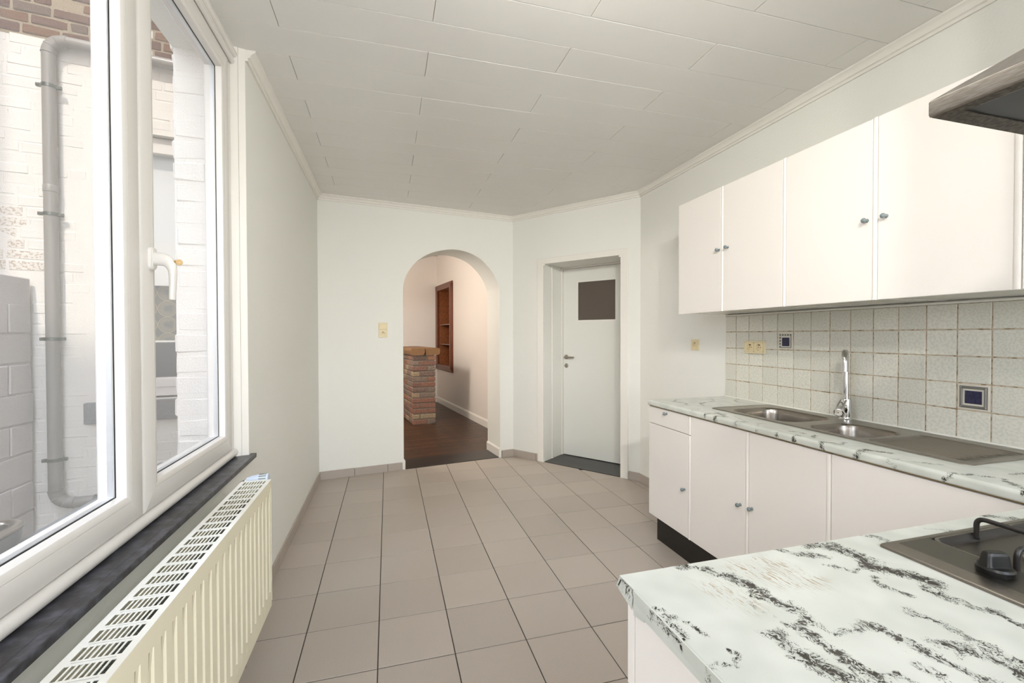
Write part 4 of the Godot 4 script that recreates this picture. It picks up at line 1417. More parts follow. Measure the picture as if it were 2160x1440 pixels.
# a front of a cabinet: a slab with a rounded strip on its near edge; x is its outer face
func front(called: String, P: Node, x: float, y0: float, y1: float, z0: float, z1: float, strip := true) -> MeshInstance3D:
	var b := mb()
	var zs := z0 + (0.019 if strip else 0.0)
	b.bx(x, x + 0.018, y0, y1, zs, z1, 0.0015)
	var o := obj(called, b, M.cabinet, P)
	if strip:
		var p := PackedVector2Array([Vector2(0.018, 0)])
		for i in 9:
			var a := PI * i / 8.0
			p.append(Vector2(0.002 - 0.0045 * sin(a), 0.0095 - 0.0092 * cos(a)))
		p.append(Vector2(0.018, 0.0187))
		b = mb().prism(p, L(x, y0, z0), Vector3.RIGHT, L(0, 0, 1), Vector3.UP * (y1 - y0), 50)
		obj("edge_strip", b, M.cabinet, o)
	return o


func sink_run() -> void:
	var km := knob_mesh(Vector3.LEFT)
	var xf := 1.606
	var defs := [
		[2.083, 2.486, "white base cabinet with a drawer above a door, at the far end under the worktop", true],
		[1.675, 2.080, "white base cabinet with one plain door, second from the far end under the worktop", false],
		[1.279, 1.672, "white base cabinet under the sink, its grey knob at the far edge of the door", false],
		[0.680, 1.276, "wide white base cabinet front without a knob, nearest the hob under the worktop", false]]
	for i in 4:
		var d: Array = defs[i]
		var z0: float = d[0]
		var z1: float = d[1]
		var C := thing("base_cabinet", d[2], "cabinet", L(1.9, 0, (z0 + z1) / 2), "", "base cabinets under the sink worktop")
		var b := mb()
		b.bx(1.626, 2.18, 0.186, 0.70, z0 + 0.001, z1 - 0.001)
		b.bx(1.626, 1.66, 0.70, 0.878, z0 + 0.001, z1 - 0.001)
		b.bx(1.626, 2.18, 0.70, 0.878, z1 - 0.018, z1 - 0.001)
		obj("body", b, M.cabinet, C)
		obj("top_rail", mb().bx(1.611, 1.63, 0.8715, 0.8785, z0 + 0.001, z1 - 0.001), M.cabinet_gap, C)
		if d[3]:
			var dr := front("drawer", C, xf, 0.7675, 0.8705, z0, z1)
			piece("knob", km, M.knob, dr, Transform3D(Basis(), L(xf, 0.850, 2.300)))
			var do := front("door", C, xf, 0.184, 0.7635, z0, z1)
			piece("knob", km, M.knob, do, Transform3D(Basis(), L(xf, 0.452, 2.131)))
			obj("gap_lining", mb().bx(xf + 0.012, xf + 0.022, 0.762, 0.769, z0 + 0.002, z1 - 0.002), M.cabinet_gap, C)
		else:
			var do := front("door", C, xf, 0.184, 0.8705, z0, z1, i < 3)
			if i == 1: piece("knob", km, M.knob, do, Transform3D(Basis(), L(xf, 0.516, 1.722)))
			if i == 2: piece("knob", km, M.knob, do, Transform3D(Basis(), L(xf, 0.522, 1.652)))
	var b := mb().bx(1.675, 1.69, 0.0, 0.186, 0.6, 2.497)
	tag(obj("plinth", b, M.plinth), "dark brown plinth board under the base cabinets", "plinth")
	# worktop with a rounded front, cut out for the sink (x 1.765..2.125, z 0.965..2.065)
	var T := thing("worktop", "long white worktop with black marble veins, holding the sink", "worktop", L(1.89, 0.878, 1.26))
	b = mb()
	var f := PackedVector2Array()   # (x, y) of the front, from the underside round to the top
	f.append(Vector2(1.625, 0.879)); f.append(Vector2(1.598, 0.879))
	for i in 7:
		var a := PI / 2 * i / 6.0
		f.append(Vector2(1.598 - 0.006 * sin(a), 0.885 - 0.006 * cos(a)))
	for i in 7:
		var a := PI / 2 * i / 6.0
		f.append(Vector2(1.604 - 0.012 * cos(a), 0.898 + 0.012 * sin(a)))
	f.append(Vector2(1.765, 0.910))
	var zA := 0.02
	var zB := 2.478
	var run := -0.03
	for i in f.size() - 1:
		var p := f[i]
		var q := f[i + 1]
		var l := p.distance_to(q)
		var d0 := (q - p).normalized()
		var dp := (p - f[maxi(i - 1, 0)]).normalized() if i > 0 else d0
		var dn := (f[mini(i + 2, f.size() - 1)] - q).normalized() if i < f.size() - 2 else d0
		var t0 := (d0 + dp).normalized() if d0.dot(dp) > 0.8 else d0
		var t1 := (d0 + dn).normalized() if d0.dot(dn) > 0.8 else d0
		var uv := [Vector2(zA / 2.5, (run) / 0.65), Vector2(zB / 2.5, run / 0.65), Vector2(zB / 2.5, (run + l) / 0.65), Vector2(zA / 2.5, (run + l) / 0.65)]
		b.quads(L(p.x, p.y, zA), L(p.x, p.y, zB), L(q.x, q.y, zB), L(q.x, q.y, zA), Vector3(-t0.y, t0.x, 0), Vector3(-t0.y, t0.x, 0), Vector3(-t1.y, t1.x, 0), Vector3(-t1.y, t1.x, 0), uv)
		run += l
	var top := func(x0: float, x1: float, z0: float, z1: float, y: float, up: Vector3) -> void:
		var uv := func(x: float, z: float) -> Vector2: return Vector2(z / 2.5, (x - 1.592 + 0.03) / 0.65)
		b.quad(L(x0, y, z0), L(x1, y, z0), L(x1, y, z1), L(x0, y, z1), up, [uv.call(x0, z0), uv.call(x1, z0), uv.call(x1, z1), uv.call(x0, z1)])
	top.call(1.765, 2.182, zA, 0.965, 0.910, Vector3.UP)
	top.call(1.765, 2.182, 2.065, zB, 0.910, Vector3.UP)
	top.call(2.125, 2.182, 0.965, 2.065, 0.910, Vector3.UP)
	top.call(1.62, 1.765, zA, zB, 0.879, Vector3.DOWN)
	for z in [0.965, 2.065]:
		b.quad(L(1.765, 0.879, z), L(2.125, 0.879, z), L(2.125, 0.910, z), L(1.765, 0.910, z), L(0, 0, 1 if z < 1 else -1))
	for x in [1.765, 2.125]:
		b.quad(L(x, 0.879, 0.965), L(x, 0.879, 2.065), L(x, 0.910, 2.065), L(x, 0.910, 0.965), Vector3(1 if x < 2 else -1, 0, 0))
	# far end
	for i in range(1, f.size() - 1):
		b.tri(L(1.70, 0.88, zB), L(f[i].x, f[i].y, zB), L(f[i + 1].x, f[i + 1].y, zB), L(0, 0, 1), L(0, 0, 1), L(0, 0, 1), Vector2(0.99, 0.1), Vector2(0.99, 0.1), Vector2(0.99, 0.1))
	b.quad(L(1.70, 0.88, zB), L(2.182, 0.88, zB), L(2.182, 0.91, zB), L(1.70, 0.91, zB), L(0, 0, 1), [Vector2(0.99, 0.1), Vector2(0.99, 0.1), Vector2(0.99, 0.1), Vector2(0.99, 0.1)])
	obj("top", b, M.marble_long, T)
	obj("silicone_joint", mb().tube([L(2.178, 0.911, 0.05), L(2.178, 0.911, 2.47)], 0.004, 6), M.trim, T)
	sink()
	faucet()


func rounded(x0: float, x1: float, z0: float, z1: float, r: float, y: float, k := 7) -> Array:
	var q := []
	for c in [[x1 - r, z1 - r, 0.0], [x0 + r, z1 - r, PI / 2], [x0 + r, z0 + r, PI], [x1 - r, z0 + r, 1.5 * PI]]:
		for i in k:
			var a: float = c[2] + PI / 2 * i / (k - 1)
			q.append(L(c[0] + r * cos(a), y, c[1] + r * sin(a)))
	return q


# a flat plate at height y with a rounded hole
func plate(b: MB, rx0: float, rx1: float, rz0: float, rz1: float, hole: Array, y: float) -> void:
	var c := Vector3()
	for p in hole:
		c += p / hole.size()
	var outer := []
	var side := []
	for p in hole:
		var d: Vector3 = p - c
		var best := 1e9
		var s := -1
		var lim := [[d.x, rx0 - c.x], [d.x, rx1 - c.x], [-d.z, rz0 + c.z], [-d.z, rz1 + c.z]]
		for i in 4:
			if absf(lim[i][0]) > 1e-9 and lim[i][1] / lim[i][0] > 0 and lim[i][1] / lim[i][0] < best:
				best = lim[i][1] / lim[i][0]
				s = i
		outer.append(c + d * best)
		side.append(s)
	for i in hole.size():
		var j := (i + 1) % hole.size()
		b.quad(hole[i], outer[i], outer[j], hole[j], Vector3.UP)
		if side[i] != side[j]:
			var k := Vector3(rx0 if 0 in [side[i], side[j]] else rx1, y, -(rz0 if 2 in [side[i], side[j]] else rz1))
			b.tri(outer[i], k, outer[j], Vector3.UP, Vector3.UP, Vector3.UP)


func sink() -> void:
	var S := thing("sink", "stainless steel sink with two bowls and a ribbed drainer, let into the long worktop", "sink", L(1.945, 0.91, 1.51))
	var x0 := 1.742
	var x1 := 2.142
	var z0 := 0.938
	var z1 := 2.092
	var y := 0.9125
	var b := mb()
	# raised edge, then the deck a little lower
	b.loft([rounded(x0, x1, z0, z1, 0.02, 0.9105), rounded(x0 + 0.001, x1 - 0.001, z0 + 0.001, z1 - 0.001, 0.02, 0.9135), rounded(x0 + 0.004, x1 - 0.004, z0 + 0.004, z1 - 0.004, 0.019, 0.9148), rounded(x0 + 0.009, x1 - 0.009, z0 + 0.009, z1 - 0.009, 0.017, 0.9135), rounded(x0 + 0.014, x1 - 0.014, z0 + 0.014, z1 - 0.014, 0.014, y)], true, -1.0)
	var dx0 := x0 + 0.014
	var dx1 := x1 - 0.014
	var dz0 := z0 + 0.014
	var dz1 := z1 - 0.014
	var h1 := rounded(1.785, 2.088, 1.628, 2.010, 0.075, y)
	var h2 := rounded(1.785, 2.050, 1.300, 1.556, 0.070, y)
	var h3 := rounded(1.783, 2.092, 0.970, 1.285, 0.022, y)
	plate(b, dx0, dx1, 1.592, dz1, h1, y)
	plate(b, dx0, dx1, 1.2925, 1.592, h2, y)
	plate(b, dx0, dx1, dz0, 1.2925, h3, y)
	obj("deck", b, M.steel_satin, S)
	for h in [[1.785, 2.088, 1.628, 2.010, 0.075, 0.155], [1.785, 2.050, 1.300, 1.556, 0.070, 0.13]]:
		var r := []
		for g in [[0.0, 0.0], [0.001, -0.002], [0.004, -0.004], [0.008, -0.010], [0.011, -0.03], [0.018, -h[5] + 0.045], [0.024, -h[5] + 0.022], [0.035, -h[5] + 0.008], [0.052, -h[5]]]:
			r.append(rounded(h[0] + g[0], h[1] - g[0], h[2] + g[0], h[3] - g[0], maxf(0.03, h[4] - g[0] * 0.4), y + g[1]))
		var m := mb().loft(r, true, -1.0)
		var c := L((h[0] + h[1]) / 2, y - h[5] - 0.002, (h[2] + h[3]) / 2)
		for i in r[-1].size():
			m.tri(c, r[-1][i], r[-1][(i + 1) % r[-1].size()], Vector3.UP, Vector3.UP, Vector3.UP)
		var bowl := obj("bowl", m, M.steel_bowl, S)
		obj("drain", mb().lathe([Vector2(0, 0.002), Vector2(0.028, 0.002), Vector2(0.034, 0.005), Vector2(0.042, 0.005), Vector2(0.044, 0.001)], c, Vector3.UP, 24), M.steel, bowl)
	b = mb()
	b.loft([rounded(1.783, 2.092, 0.970, 1.285, 0.022, y), rounded(1.785, 2.090, 0.972, 1.283, 0.022, y - 0.001), rounded(1.789, 2.086, 0.976, 1.279, 0.02, y - 0.006)], true, -1.0)
	var flo := rounded(1.789, 2.086, 0.976, 1.279, 0.02, y - 0.006)
	for i in flo.size():
		b.tri(L(1.937, y - 0.006, 1.127), flo[i], flo[(i + 1) % flo.size()], Vector3.UP, Vector3.UP, Vector3.UP)
	var dr := obj("drainer", b, M.steel_satin, S)
	for i in 13:
		var x := 1.803 + 0.0225 * i
		var m := mb()
		var e := []
		for q in 11:
			var t := q / 10.0
			var hgt := 0.0062 * minf(1.0, minf(t, 1.0 - t) * 9.0) + 0.0002
			var wd := 0.0048
			var ring := []
			for k in 9:
				var a := PI * k / 8.0
				ring.append(L(x - wd * cos(a), y - 0.0062 + hgt * sin(a), 0.985 + t * 0.285))
			e.append(ring)
		m.loft(e, false, 1.0)
		obj("rib", m, M.steel_satin, dr)


func faucet() -> void:
	var F := thing("kitchen_faucet", "tall chrome kitchen tap with a swan neck and a loop lever, behind the sink bowls", "tap", L(2.098, 0.9125, 1.60))
	var c := L(2.098, 0.9125, 1.600)
	var b := mb().lathe([Vector2(0.0275, 0.0), Vector2(0.0275, 0.005), Vector2(0.024, 0.008), Vector2(0.0215, 0.012), Vector2(0.0215, 0.022), Vector2(0.0235, 0.026), Vector2(0.0235, 0.100), Vector2(0.022, 0.104), Vector2(0.0, 0.104)], c, Vector3.UP, 32)
	obj("body", b, M.chrome, F)
	# the neck turns towards the room
	var d := Vector3(-0.82, 0, 0.57).normalized()
	var path := []
	for i in 6:
		path.append(c + Vector3.UP * (0.100 + 0.178 * i / 5.0))
	var R := 0.048
	for i in range(1, 19):
		var a := PI * i / 18.0
		path.append(c + Vector3.UP * (0.278 + R * sin(a)) + d * R * (1 - cos(a)))
	path.append(path[-1] + Vector3.DOWN * 0.022)
	obj("spout", mb().tube(path, 0.0135, 24), M.chrome, F)
	obj("aerator", mb().lathe([Vector2(0.0142, 0), Vector2(0.0142, 0.020), Vector2(0.012, 0.021), Vector2(0.0095, 0.018), Vector2(0, 0.018)], path[-1] + Vector3.UP * 0.003, Vector3.DOWN, 24), M.chrome, F)
	# lever: a round cap low at the left of the body, held by an arm, and a flat loop from it up to the top of the body
	var e := Vector3(-0.97, 0, 0.24).normalized()
	var side := Vector3(-0.24, 0, -0.97).normalized()
	var ce := c + Vector3.UP * 0.046 + e * 0.064
	var ca := Vector3(-0.80, -0.30, 0.52).normalized()
	b = mb().lathe([Vector2(0.0, -0.014), Vector2(0.014, -0.014), Vector2(0.0195, -0.009), Vector2(0.0205, 0.004), Vector2(0.0195, 0.010), Vector2(0.0165, 0.0115), Vector2(0.0150, 0.0075), Vector2(0.0, 0.0065)], ce, ca, 28)
	obj("lever_cap", b, M.chrome, F)
	b = mb().tube([c + Vector3.UP * 0.030, c + Vector3.UP * 0.031 + e * 0.03, ce - ca * 0.012], 0.0085, 14, 0.007)
	obj("lever_arm", b, M.chrome, F)
	b = mb()
	for k in [-1.0, 1.0]:
		b.tube([ce + side * k * 0.010 + Vector3.UP * 0.012, ce.lerp(c + Vector3.UP * 0.092 + e * 0.02, 0.5) + side * k * 0.0115 + Vector3(0, 0.007, 0), c + Vector3.UP * 0.096 + e * 0.020 + side * k * 0.0105, c + Vector3.UP * 0.103 + e * 0.008 + side * k * 0.004], 0.0052, 10)
	b.tube([ce + Vector3.UP * 0.017 + side * 0.010, ce + Vector3.UP * 0.020 - e * 0.002, ce + Vector3.UP * 0.017 - side * 0.010], 0.0055, 10)
	obj("lever_loop", b, M.chrome, F)


func wall_cabinets() -> void:
	var km := knob_mesh(Vector3.LEFT)
	var xf := 1.815
	var defs := [
		[2.0815, 2.475, 2.112, 1.803, "white wall cabinet at the far end, over the bare wall"],
		[1.6745, 2.0795, 2.045, 1.806, "white wall cabinet over the double socket, second from the far end"],
		[1.2675, 1.6725, 1.305, 1.767, "white wall cabinet over the tap, third from the far end"],
		[0.8625, 1.2655, 1.235, 1.768, "white wall cabinet nearest the cooker hood"],
		[0.4575, 0.8605, 0.0, 0.0, "white wall cabinet behind the cooker hood"]]
	for i in 5:
		var d: Array = defs[i]
		var z0: float = d[0]
		var z1: float = d[1]
		var C := thing("wall_cabinet", d[4], "wall cabinet", L(2.0, 1.45, (z0 + z1) / 2), "", "wall cabinets over the worktop")
		obj("body", mb().bx(1.836, 2.1895, 1.4575, 2.152, z0 + 0.0005, z1 - 0.0005, 0.001), M.cabinet_gloss, C)
		obj("side_panel", mb().bx(1.836, 2.189, 1.4572, 2.1525, z1 - 0.016, z1, 0.001), M.cabinet, C)
		var do := front("door", C, xf, 1.4545, 2.156, z0, z1)
		if d[2] > 0:
			piece("knob", km, M.knob, do, Transform3D(Basis(), L(xf, d[3], d[2])))


func peninsula() -> void:
	var C := thing("peninsula_cabinet", "white cabinet block under the near worktop with the hob", "cabinet", L(1.0, 0, 0.35))
	var b := mb()
	b.bx(0.402, 1.60, 0.0, 0.8825, 0.04, 0.660)
	obj("body", b, M.cabinet, C)
	obj("side_door", mb().bx(0.386, 0.403, 0.12, 0.882, 0.05, 0.638, 0.0015), M.cabinet, C)
	obj("corner_panel", mb().bx(0.3865, 0.405, 0.735, 0.882, 0.6405, 0.661, 0.001).bx(0.3865, 0.405, 0.12, 0.7335, 0.6405, 0.661, 0.001), M.cabinet, C)
	obj("gap_lining", mb().bx(0.395, 0.402, 0.13, 0.88, 0.636, 0.643), M.cabinet_gap, C)
	obj("kick_board", mb().bx(0.42, 1.6, 0.0, 0.118, 0.06, 0.64), M.plinth, C)
	# top: a laminated board; its print runs over the edge strips
	var T := thing("worktop", "white worktop with black marble veins in the near corner, holding the hob", "worktop", L(1.0, 0.8835, 0.35))
	b = mb()
	var x0 := 0.3795
	var x1 := 1.592
	var z0 := 0.02
	var z1 := 0.676
	var uv := func(x: float, z: float) -> Vector2: return Vector2((x - 0.37) / 1.06, (z - 0.02) / 0.66)
	var P := func(x: float, y: float, z: float) -> Vector3: return L(x, y, z)
	var c := 0.0012
	for q in [[x0 + c, 1.025, z0, z1 - c], [1.475, x1, z0, z1 - c], [1.025, 1.475, z0, 0.070], [1.025, 1.475, 0.621, z1 - c]]:
		b.quad(L(q[0], 0.91, q[2]), L(q[1], 0.91, q[2]), L(q[1], 0.91, q[3]), L(q[0], 0.91, q[3]), Vector3.UP, [uv.call(q[0], q[2]), uv.call(q[1], q[2]), uv.call(q[1], q[3]), uv.call(q[0], q[3])])
	b.quad(L(x0 + c, 0.91, z1 - c), L(x1, 0.91, z1 - c), L(x1, 0.91 - c, z1), L(x0, 0.91 - c, z1), L(0, 1, 1).normalized(), [uv.call(x0, z1), uv.call(x1, z1), uv.call(x1, z1), uv.call(x0, z1)])
	b.quad(L(x0, 0.91 - c, z1), L(x1, 0.91 - c, z1), L(x1, 0.884, z1), L(x0, 0.884, z1), L(0, 0, 1), [uv.call(x0, z1), uv.call(x1, z1), uv.call(x1, z1 - 0.025), uv.call(x0, z1 - 0.025)])
	b.quad(L(x0 + c, 0.91, z0), L(x0 + c, 0.91, z1 - c), L(x0, 0.91 - c, z1), L(x0, 0.91 - c, z0), Vector3(-1, 1, 0).normalized(), [uv.call(x0, z0), uv.call(x0, z1), uv.call(x0, z1), uv.call(x0, z0)])
	b.quad(L(x0, 0.91 - c, z0), L(x0, 0.91 - c, z1), L(x0, 0.884, z1), L(x0, 0.884, z0), Vector3.LEFT, [uv.call(x0, z0), uv.call(x0, z1), uv.call(x0 - 0.026, z1), uv.call(x0 - 0.026, z0)])
	b.quad(L(x0, 0.884, z0), L(x1, 0.884, z0), L(x1, 0.884, z1), L(x0, 0.884, z1), Vector3.DOWN)
	b.quad(L(x0, 0.884, z0), L(x1, 0.884, z0), L(x1, 0.91, z0), L(x0, 0.91, z0), L(0, 0, -1), [uv.call(x0, 0.02), uv.call(x1, 0.02), uv.call(x1, 0.05), uv.call(x0, 0.05)])
	obj("top", b, M.marble, T)
	# the edging strip, proud of the board, torn short near the far corner where a patch hangs loose
	var strip := func(za: float, zb: float, y0: float, y1: float, xa: float, xb: float, m: MB) -> void:
		m.quad(L(xa, y1, za), L(xa, y1, zb), L(xa, y0, zb), L(xa, y0, za), Vector3.LEFT, [uv.call(x0 + 0.012, za), uv.call(x0 + 0.012, zb), uv.call(x0 - 0.02, zb), uv.call(x0 - 0.02, za)])
		m.quad(L(xa, y1, za), L(xa, y1, zb), L(xb, y1 + 0.0005, zb), L(xb, y1 + 0.0005, za), Vector3.UP)
		m.quad(L(xa, y0, za), L(xa, y0, zb), L(xb, y0, zb), L(xb, y0, za), Vector3.DOWN)
		for z in [za, zb]:
			m.quad(L(xa, y0, z), L(xa, y1, z), L(xb, y1, z), L(xb, y0, z), L(0, 0, 1 if z == zb else -1))
	b = mb()
	strip.call(z0, 0.628, 0.881, 0.9098, 0.3775, 0.3797, b)
	obj("edge_strip", b, M.marble, T)
	b = mb()
	b.quad(L(0.3785, 0.9095, 0.629), L(0.3775, 0.9092, 0.672), L(0.3735, 0.893, 0.676), L(0.3765, 0.8775, 0.632), Vector3.LEFT, [uv.call(0.385, 0.56), uv.call(0.385, 0.50), uv.call(0.375, 0.50), uv.call(0.373, 0.56)])
	b.quad(L(0.3735, 0.893, 0.676), L(0.3765, 0.8775, 0.632), L(0.379, 0.8745, 0.634), L(0.3775, 0.884, 0.668), Vector3(-1, -0.4, 0).normalized(), [uv.call(0.385, 0.6), uv.call(0.385, 0.63), uv.call(0.38, 0.63), uv.call(0.38, 0.6)])
	b.quad(L(0.3794, 0.9095, 0.629), L(0.3784, 0.9092, 0.672), L(0.3744, 0.893, 0.676), L(0.3774, 0.8775, 0.632), Vector3.RIGHT)
	b.quad(L(0.3795, 0.884, 0.6), L(0.3795, 0.884, 0.633), L(0.3800, 0.868, 0.631), L(0.3800, 0.8745, 0.60), Vector3.LEFT, [uv.call(0.385, 0.6), uv.call(0.385, 0.63), uv.call(0.38, 0.63), uv.call(0.38, 0.6)])
	b.quad(L(0.3805, 0.884, 0.6), L(0.3805, 0.884, 0.633), L(0.3810, 0.868, 0.631), L(0.3810, 0.8745, 0.60), Vector3.RIGHT)
	obj("loose_edging", b, M.marble, T)


func hob() -> void:
	var H := thing("gas_hob", "stainless steel gas hob set into the near worktop", "hob", L(1.21, 0.91, 0.345))
	var x0 := 0.914
	var x1 := 1.494
	var z0 := 0.045
	var z1 := 0.632
	var b := mb()
	# frame: turned-down lip, bevel up to a flat, pan sunk inside
	var r := [rounded(x0, x1, z0, z1, 0.008, 0.9102), rounded(x0, x1, z0, z1, 0.008, 0.9125), rounded(x0 + 0.0015, x1 - 0.0015, z0 + 0.0015, z1 - 0.0015, 0.008, 0.9150), rounded(x0 + 0.004, x1 - 0.004, z0 + 0.004, z1 - 0.004, 0.008, 0.9160), rounded(x0 + 0.037, x1 - 0.030, z0 + 0.02, z1 - 0.013, 0.01, 0.9168)]
	b.loft(r, true, -1.0)
	obj("frame", b, M.steel, H)
	b = mb()
	b.bx(0.950, 1.0305, 0.9105, 0.9168, 0.064, 0.6195).bx(1.4695, 1.465, 0.9105, 0.9168, 0.064, 0.6195)
	b.bx(1.0305, 1.4695, 0.9105, 0.9168, 0.064, 0.0755).bx(1.0305, 1.4695, 0.9105, 0.9168, 0.615, 0.6195)
	obj("plate", b, M.steel_pan, H)
	b = mb()
	var pr := [rounded(1.028, 1.472, 0.073, 0.6165, 0.022, 0.9166), rounded(1.030, 1.470, 0.075, 0.6155, 0.022, 0.9175), rounded(1.033, 1.467, 0.078, 0.6125, 0.021, 0.9160), rounded(1.037, 1.463, 0.082, 0.608, 0.02, 0.9055), rounded(1.046, 1.454, 0.09, 0.60, 0.016, 0.9035)]
	b.loft([pr[0], pr[1], pr[2]], true, -1.0)
	obj("pan_rim", b, M.steel, H)
	b = mb()
	b.loft([pr[2], pr[3], pr[4]], true, -1.0)
	obj("pan_wall", b, M.enamel, H)
	b = mb()
	for i in pr[4].size():
		b.tri(L(1.25, 0.9035, 0.345), pr[4][i], pr[4][(i + 1) % pr[4].size()], Vector3.UP, Vector3.UP, Vector3.UP)
	obj("pan", b, M.steel_pan, H)
	# knobs on the left, in a row towards the viewer
	for z in [0.497, 0.405, 0.285, 0.193]:
		var c := L(0.988, 0.9165, z)
		var k := obj("knob", mb().lathe([Vector2(0.0235, 0.0), Vector2(0.0245, 0.003), Vector2(0.0245, 0.009), Vector2(0.022, 0.0125), Vector2(0.0, 0.0135)], c, Vector3.UP, 28), M.black, H)
		b = mb()
		var rings := []
		for g in [[0.0215, 0.0125, 0.011], [0.0205, 0.0105, 0.016], [0.0185, 0.0085, 0.030], [0.0165, 0.0075, 0.0345], [0.0135, 0.0055, 0.036]]:
			var ring := []
			for i in 20:
				var a := TAU * i / 20.0
				var sx := signf(cos(a)) * pow(absf(cos(a)), 0.45)
				var sz := signf(sin(a)) * pow(absf(sin(a)), 0.45)
				var v := Vector3(sx * g[0], g[2], sz * g[1])
				ring.append(c + v.rotated(Vector3.UP, -0.35))
			rings.append(ring)
		b.loft(rings, true, 1.0)
		for i in 20:
			b.tri(c + Vector3.UP * 0.036, rings[-1][i], rings[-1][(i + 1) % 20], Vector3.UP, Vector3.UP, Vector3.UP)
		obj("grip", b, M.black, k)
	# burners and their black pan supports
	for p in [[1.150, 0.490], [1.355, 0.490], [1.150, 0.205], [1.355, 0.205]]:
		var c := L(p[0], 0.9035, p[1])
		var bu := obj("burner", mb().lathe([Vector2(0.047, 0), Vector2(0.045, 0.006), Vector2(0.030, 0.009), Vector2(0.028, 0.018), Vector2(0.0, 0.018)], c, Vector3.UP, 28), M.steel_satin, H)
		obj("cap", mb().lathe([Vector2(0.033, 0.018), Vector2(0.034, 0.021), Vector2(0.032, 0.0245), Vector2(0.0, 0.0255)], c, Vector3.UP, 28), M.black, bu)
	for p in [0.490, 0.205]:
		b = mb()
		var yt := 0.948
		for cx in [1.150, 1.355]:
			var dz := 0.118
			b.tube(bent([L(cx, 0.903, p + dz), L(cx, yt, p + dz), L(cx, yt, p - dz), L(cx, 0.903, p - dz)], 0.016), 0.0046, 12)
		b.tube(bent([L(1.046, 0.903, p + 0.008), L(1.046, yt, p + 0.008), L(1.455, yt, p + 0.008), L(1.455, 0.903, p + 0.008)], 0.016), 0.0046, 12)
		var g := obj("pan_support", b, M.enamel, H)
		b = mb()
		for q in [L(1.150, 0.9035, p + 0.118), L(1.355, 0.9035, p + 0.118), L(1.046, 0.9035, p + 0.008), L(1.455, 0.9035, p + 0.008)]:
			b.lathe([Vector2(0.0, 0.0), Vector2(0.0055, 0.0), Vector2(0.0055, 0.005), Vector2(0.0, 0.006)], q, Vector3.UP, 10)
		obj("rubber_foot", b, M.rubber, g)


# a path with rounded bends
func bent(p: Array, r: float) -> Array:
	var q := [p[0]]
	for i in range(1, p.size() - 1):
		var a: Vector3 = (p[i - 1] - p[i]).normalized()
		var b: Vector3 = (p[i + 1] - p[i]).normalized()
		for k in 7:
			var t := k / 6.0
			q.append((p[i] + a * r).lerp(p[i], t).lerp(p[i].lerp(p[i] + b * r, t), t))
	q.append(p[-1])
	return q


func hood() -> void:
	var H := thing("cooker_hood", "stainless steel pyramid cooker hood hanging over the near hob", "cooker hood", L(1.22, 1.70, 0.26))
	var x0 := 0.917
	var x1 := 1.517
	var z0 := -0.04
	var z1 := 0.558
	var y0 := 1.70
	var y1 := 1.729
	var b := mb()
	# rim band with a small rounded lower edge
	var e := 0.004
	b.loft([rounded(x0 + e, x1 - e, z0 + e, z1 - e, 0.003, y0), rounded(x0 + 0.001, x1 - 0.001, z0 + 0.001, z1 - 0.001, 0.003, y0 + 0.0015), rounded(x0, x1, z0, z1, 0.003, y0 + 0.005), rounded(x0, x1, z0, z1, 0.003, y1 - 0.002), rounded(x0 + 0.002, x1 - 0.002, z0 + 0.002, z1 - 0.002, 0.003, y1)], true, -1.0)
	obj("rim", b, M.steel_hood, H)
	b = mb()
	var run := 0.20
	var top := y1 + run * 0.692
	var q0 := [L(x0 + 0.002, y1, z0 + 0.002), L(x1 - 0.002, y1, z0 + 0.002), L(x1 - 0.002, y1, z1 - 0.002), L(x0 + 0.002, y1, z1 - 0.002)]
	var q1 := [L(x0 + run, top, z0 + run), L(x1 - run, top, z0 + run), L(x1 - run, top, z1 - run), L(x0 + run, top, z1 - run)]
	var ns := [L(0, 1, -0.692), Vector3(0.692, 1, 0), L(0, 1, 0.692), Vector3(-0.692, 1, 0)]
	for i in 4:
		b.quad(q0[i], q0[(i + 1) % 4], q1[(i + 1) % 4], q1[i], ns[i].normalized())
	obj("canopy", b, M.steel_hood, H)
	obj("chimney", mb().bx(x0 + run, x1 - run, top - 0.002, CEIL, z0 + run, z1 - run, 0.002), M.steel_hood, H)
	# turned-in flange under the rim, and the grease filter above it
	b = mb()
	var f := 0.028
	b.bx(x0 + e, x1 - e, y0 - 0.0005, y0 + 0.001, z1 - f - 0.008, z1 - e).bx(x0 + e, x1 - e, y0 - 0.0005, y0 + 0.001, z0 + e, z0 + f)
	b.bx(x0 + e, x0 + f, y0 - 0.0005, y0 + 0.001, z0 + f, z1 - f - 0.008).bx(x1 - f, x1 - e, y0 - 0.0005, y0 + 0.001, z0 + f, z1 - f - 0.008)
	obj("flange", b, M.grime, H)
	obj("grease_filter", mb().bx(x0 + f - 0.002, x1 - f + 0.002, y0 + 0.002, y0 + 0.010, z0 + f - 0.002, z1 - f - 0.006, 0.001), M.filter, H)
	obj("filter_edge", mb().tube([L(x0 + f, y0 + 0.0005, z0 + f), L(x0 + f, y0 + 0.0005, z1 - f - 0.03)], 0.0012, 6), M.steel, H)


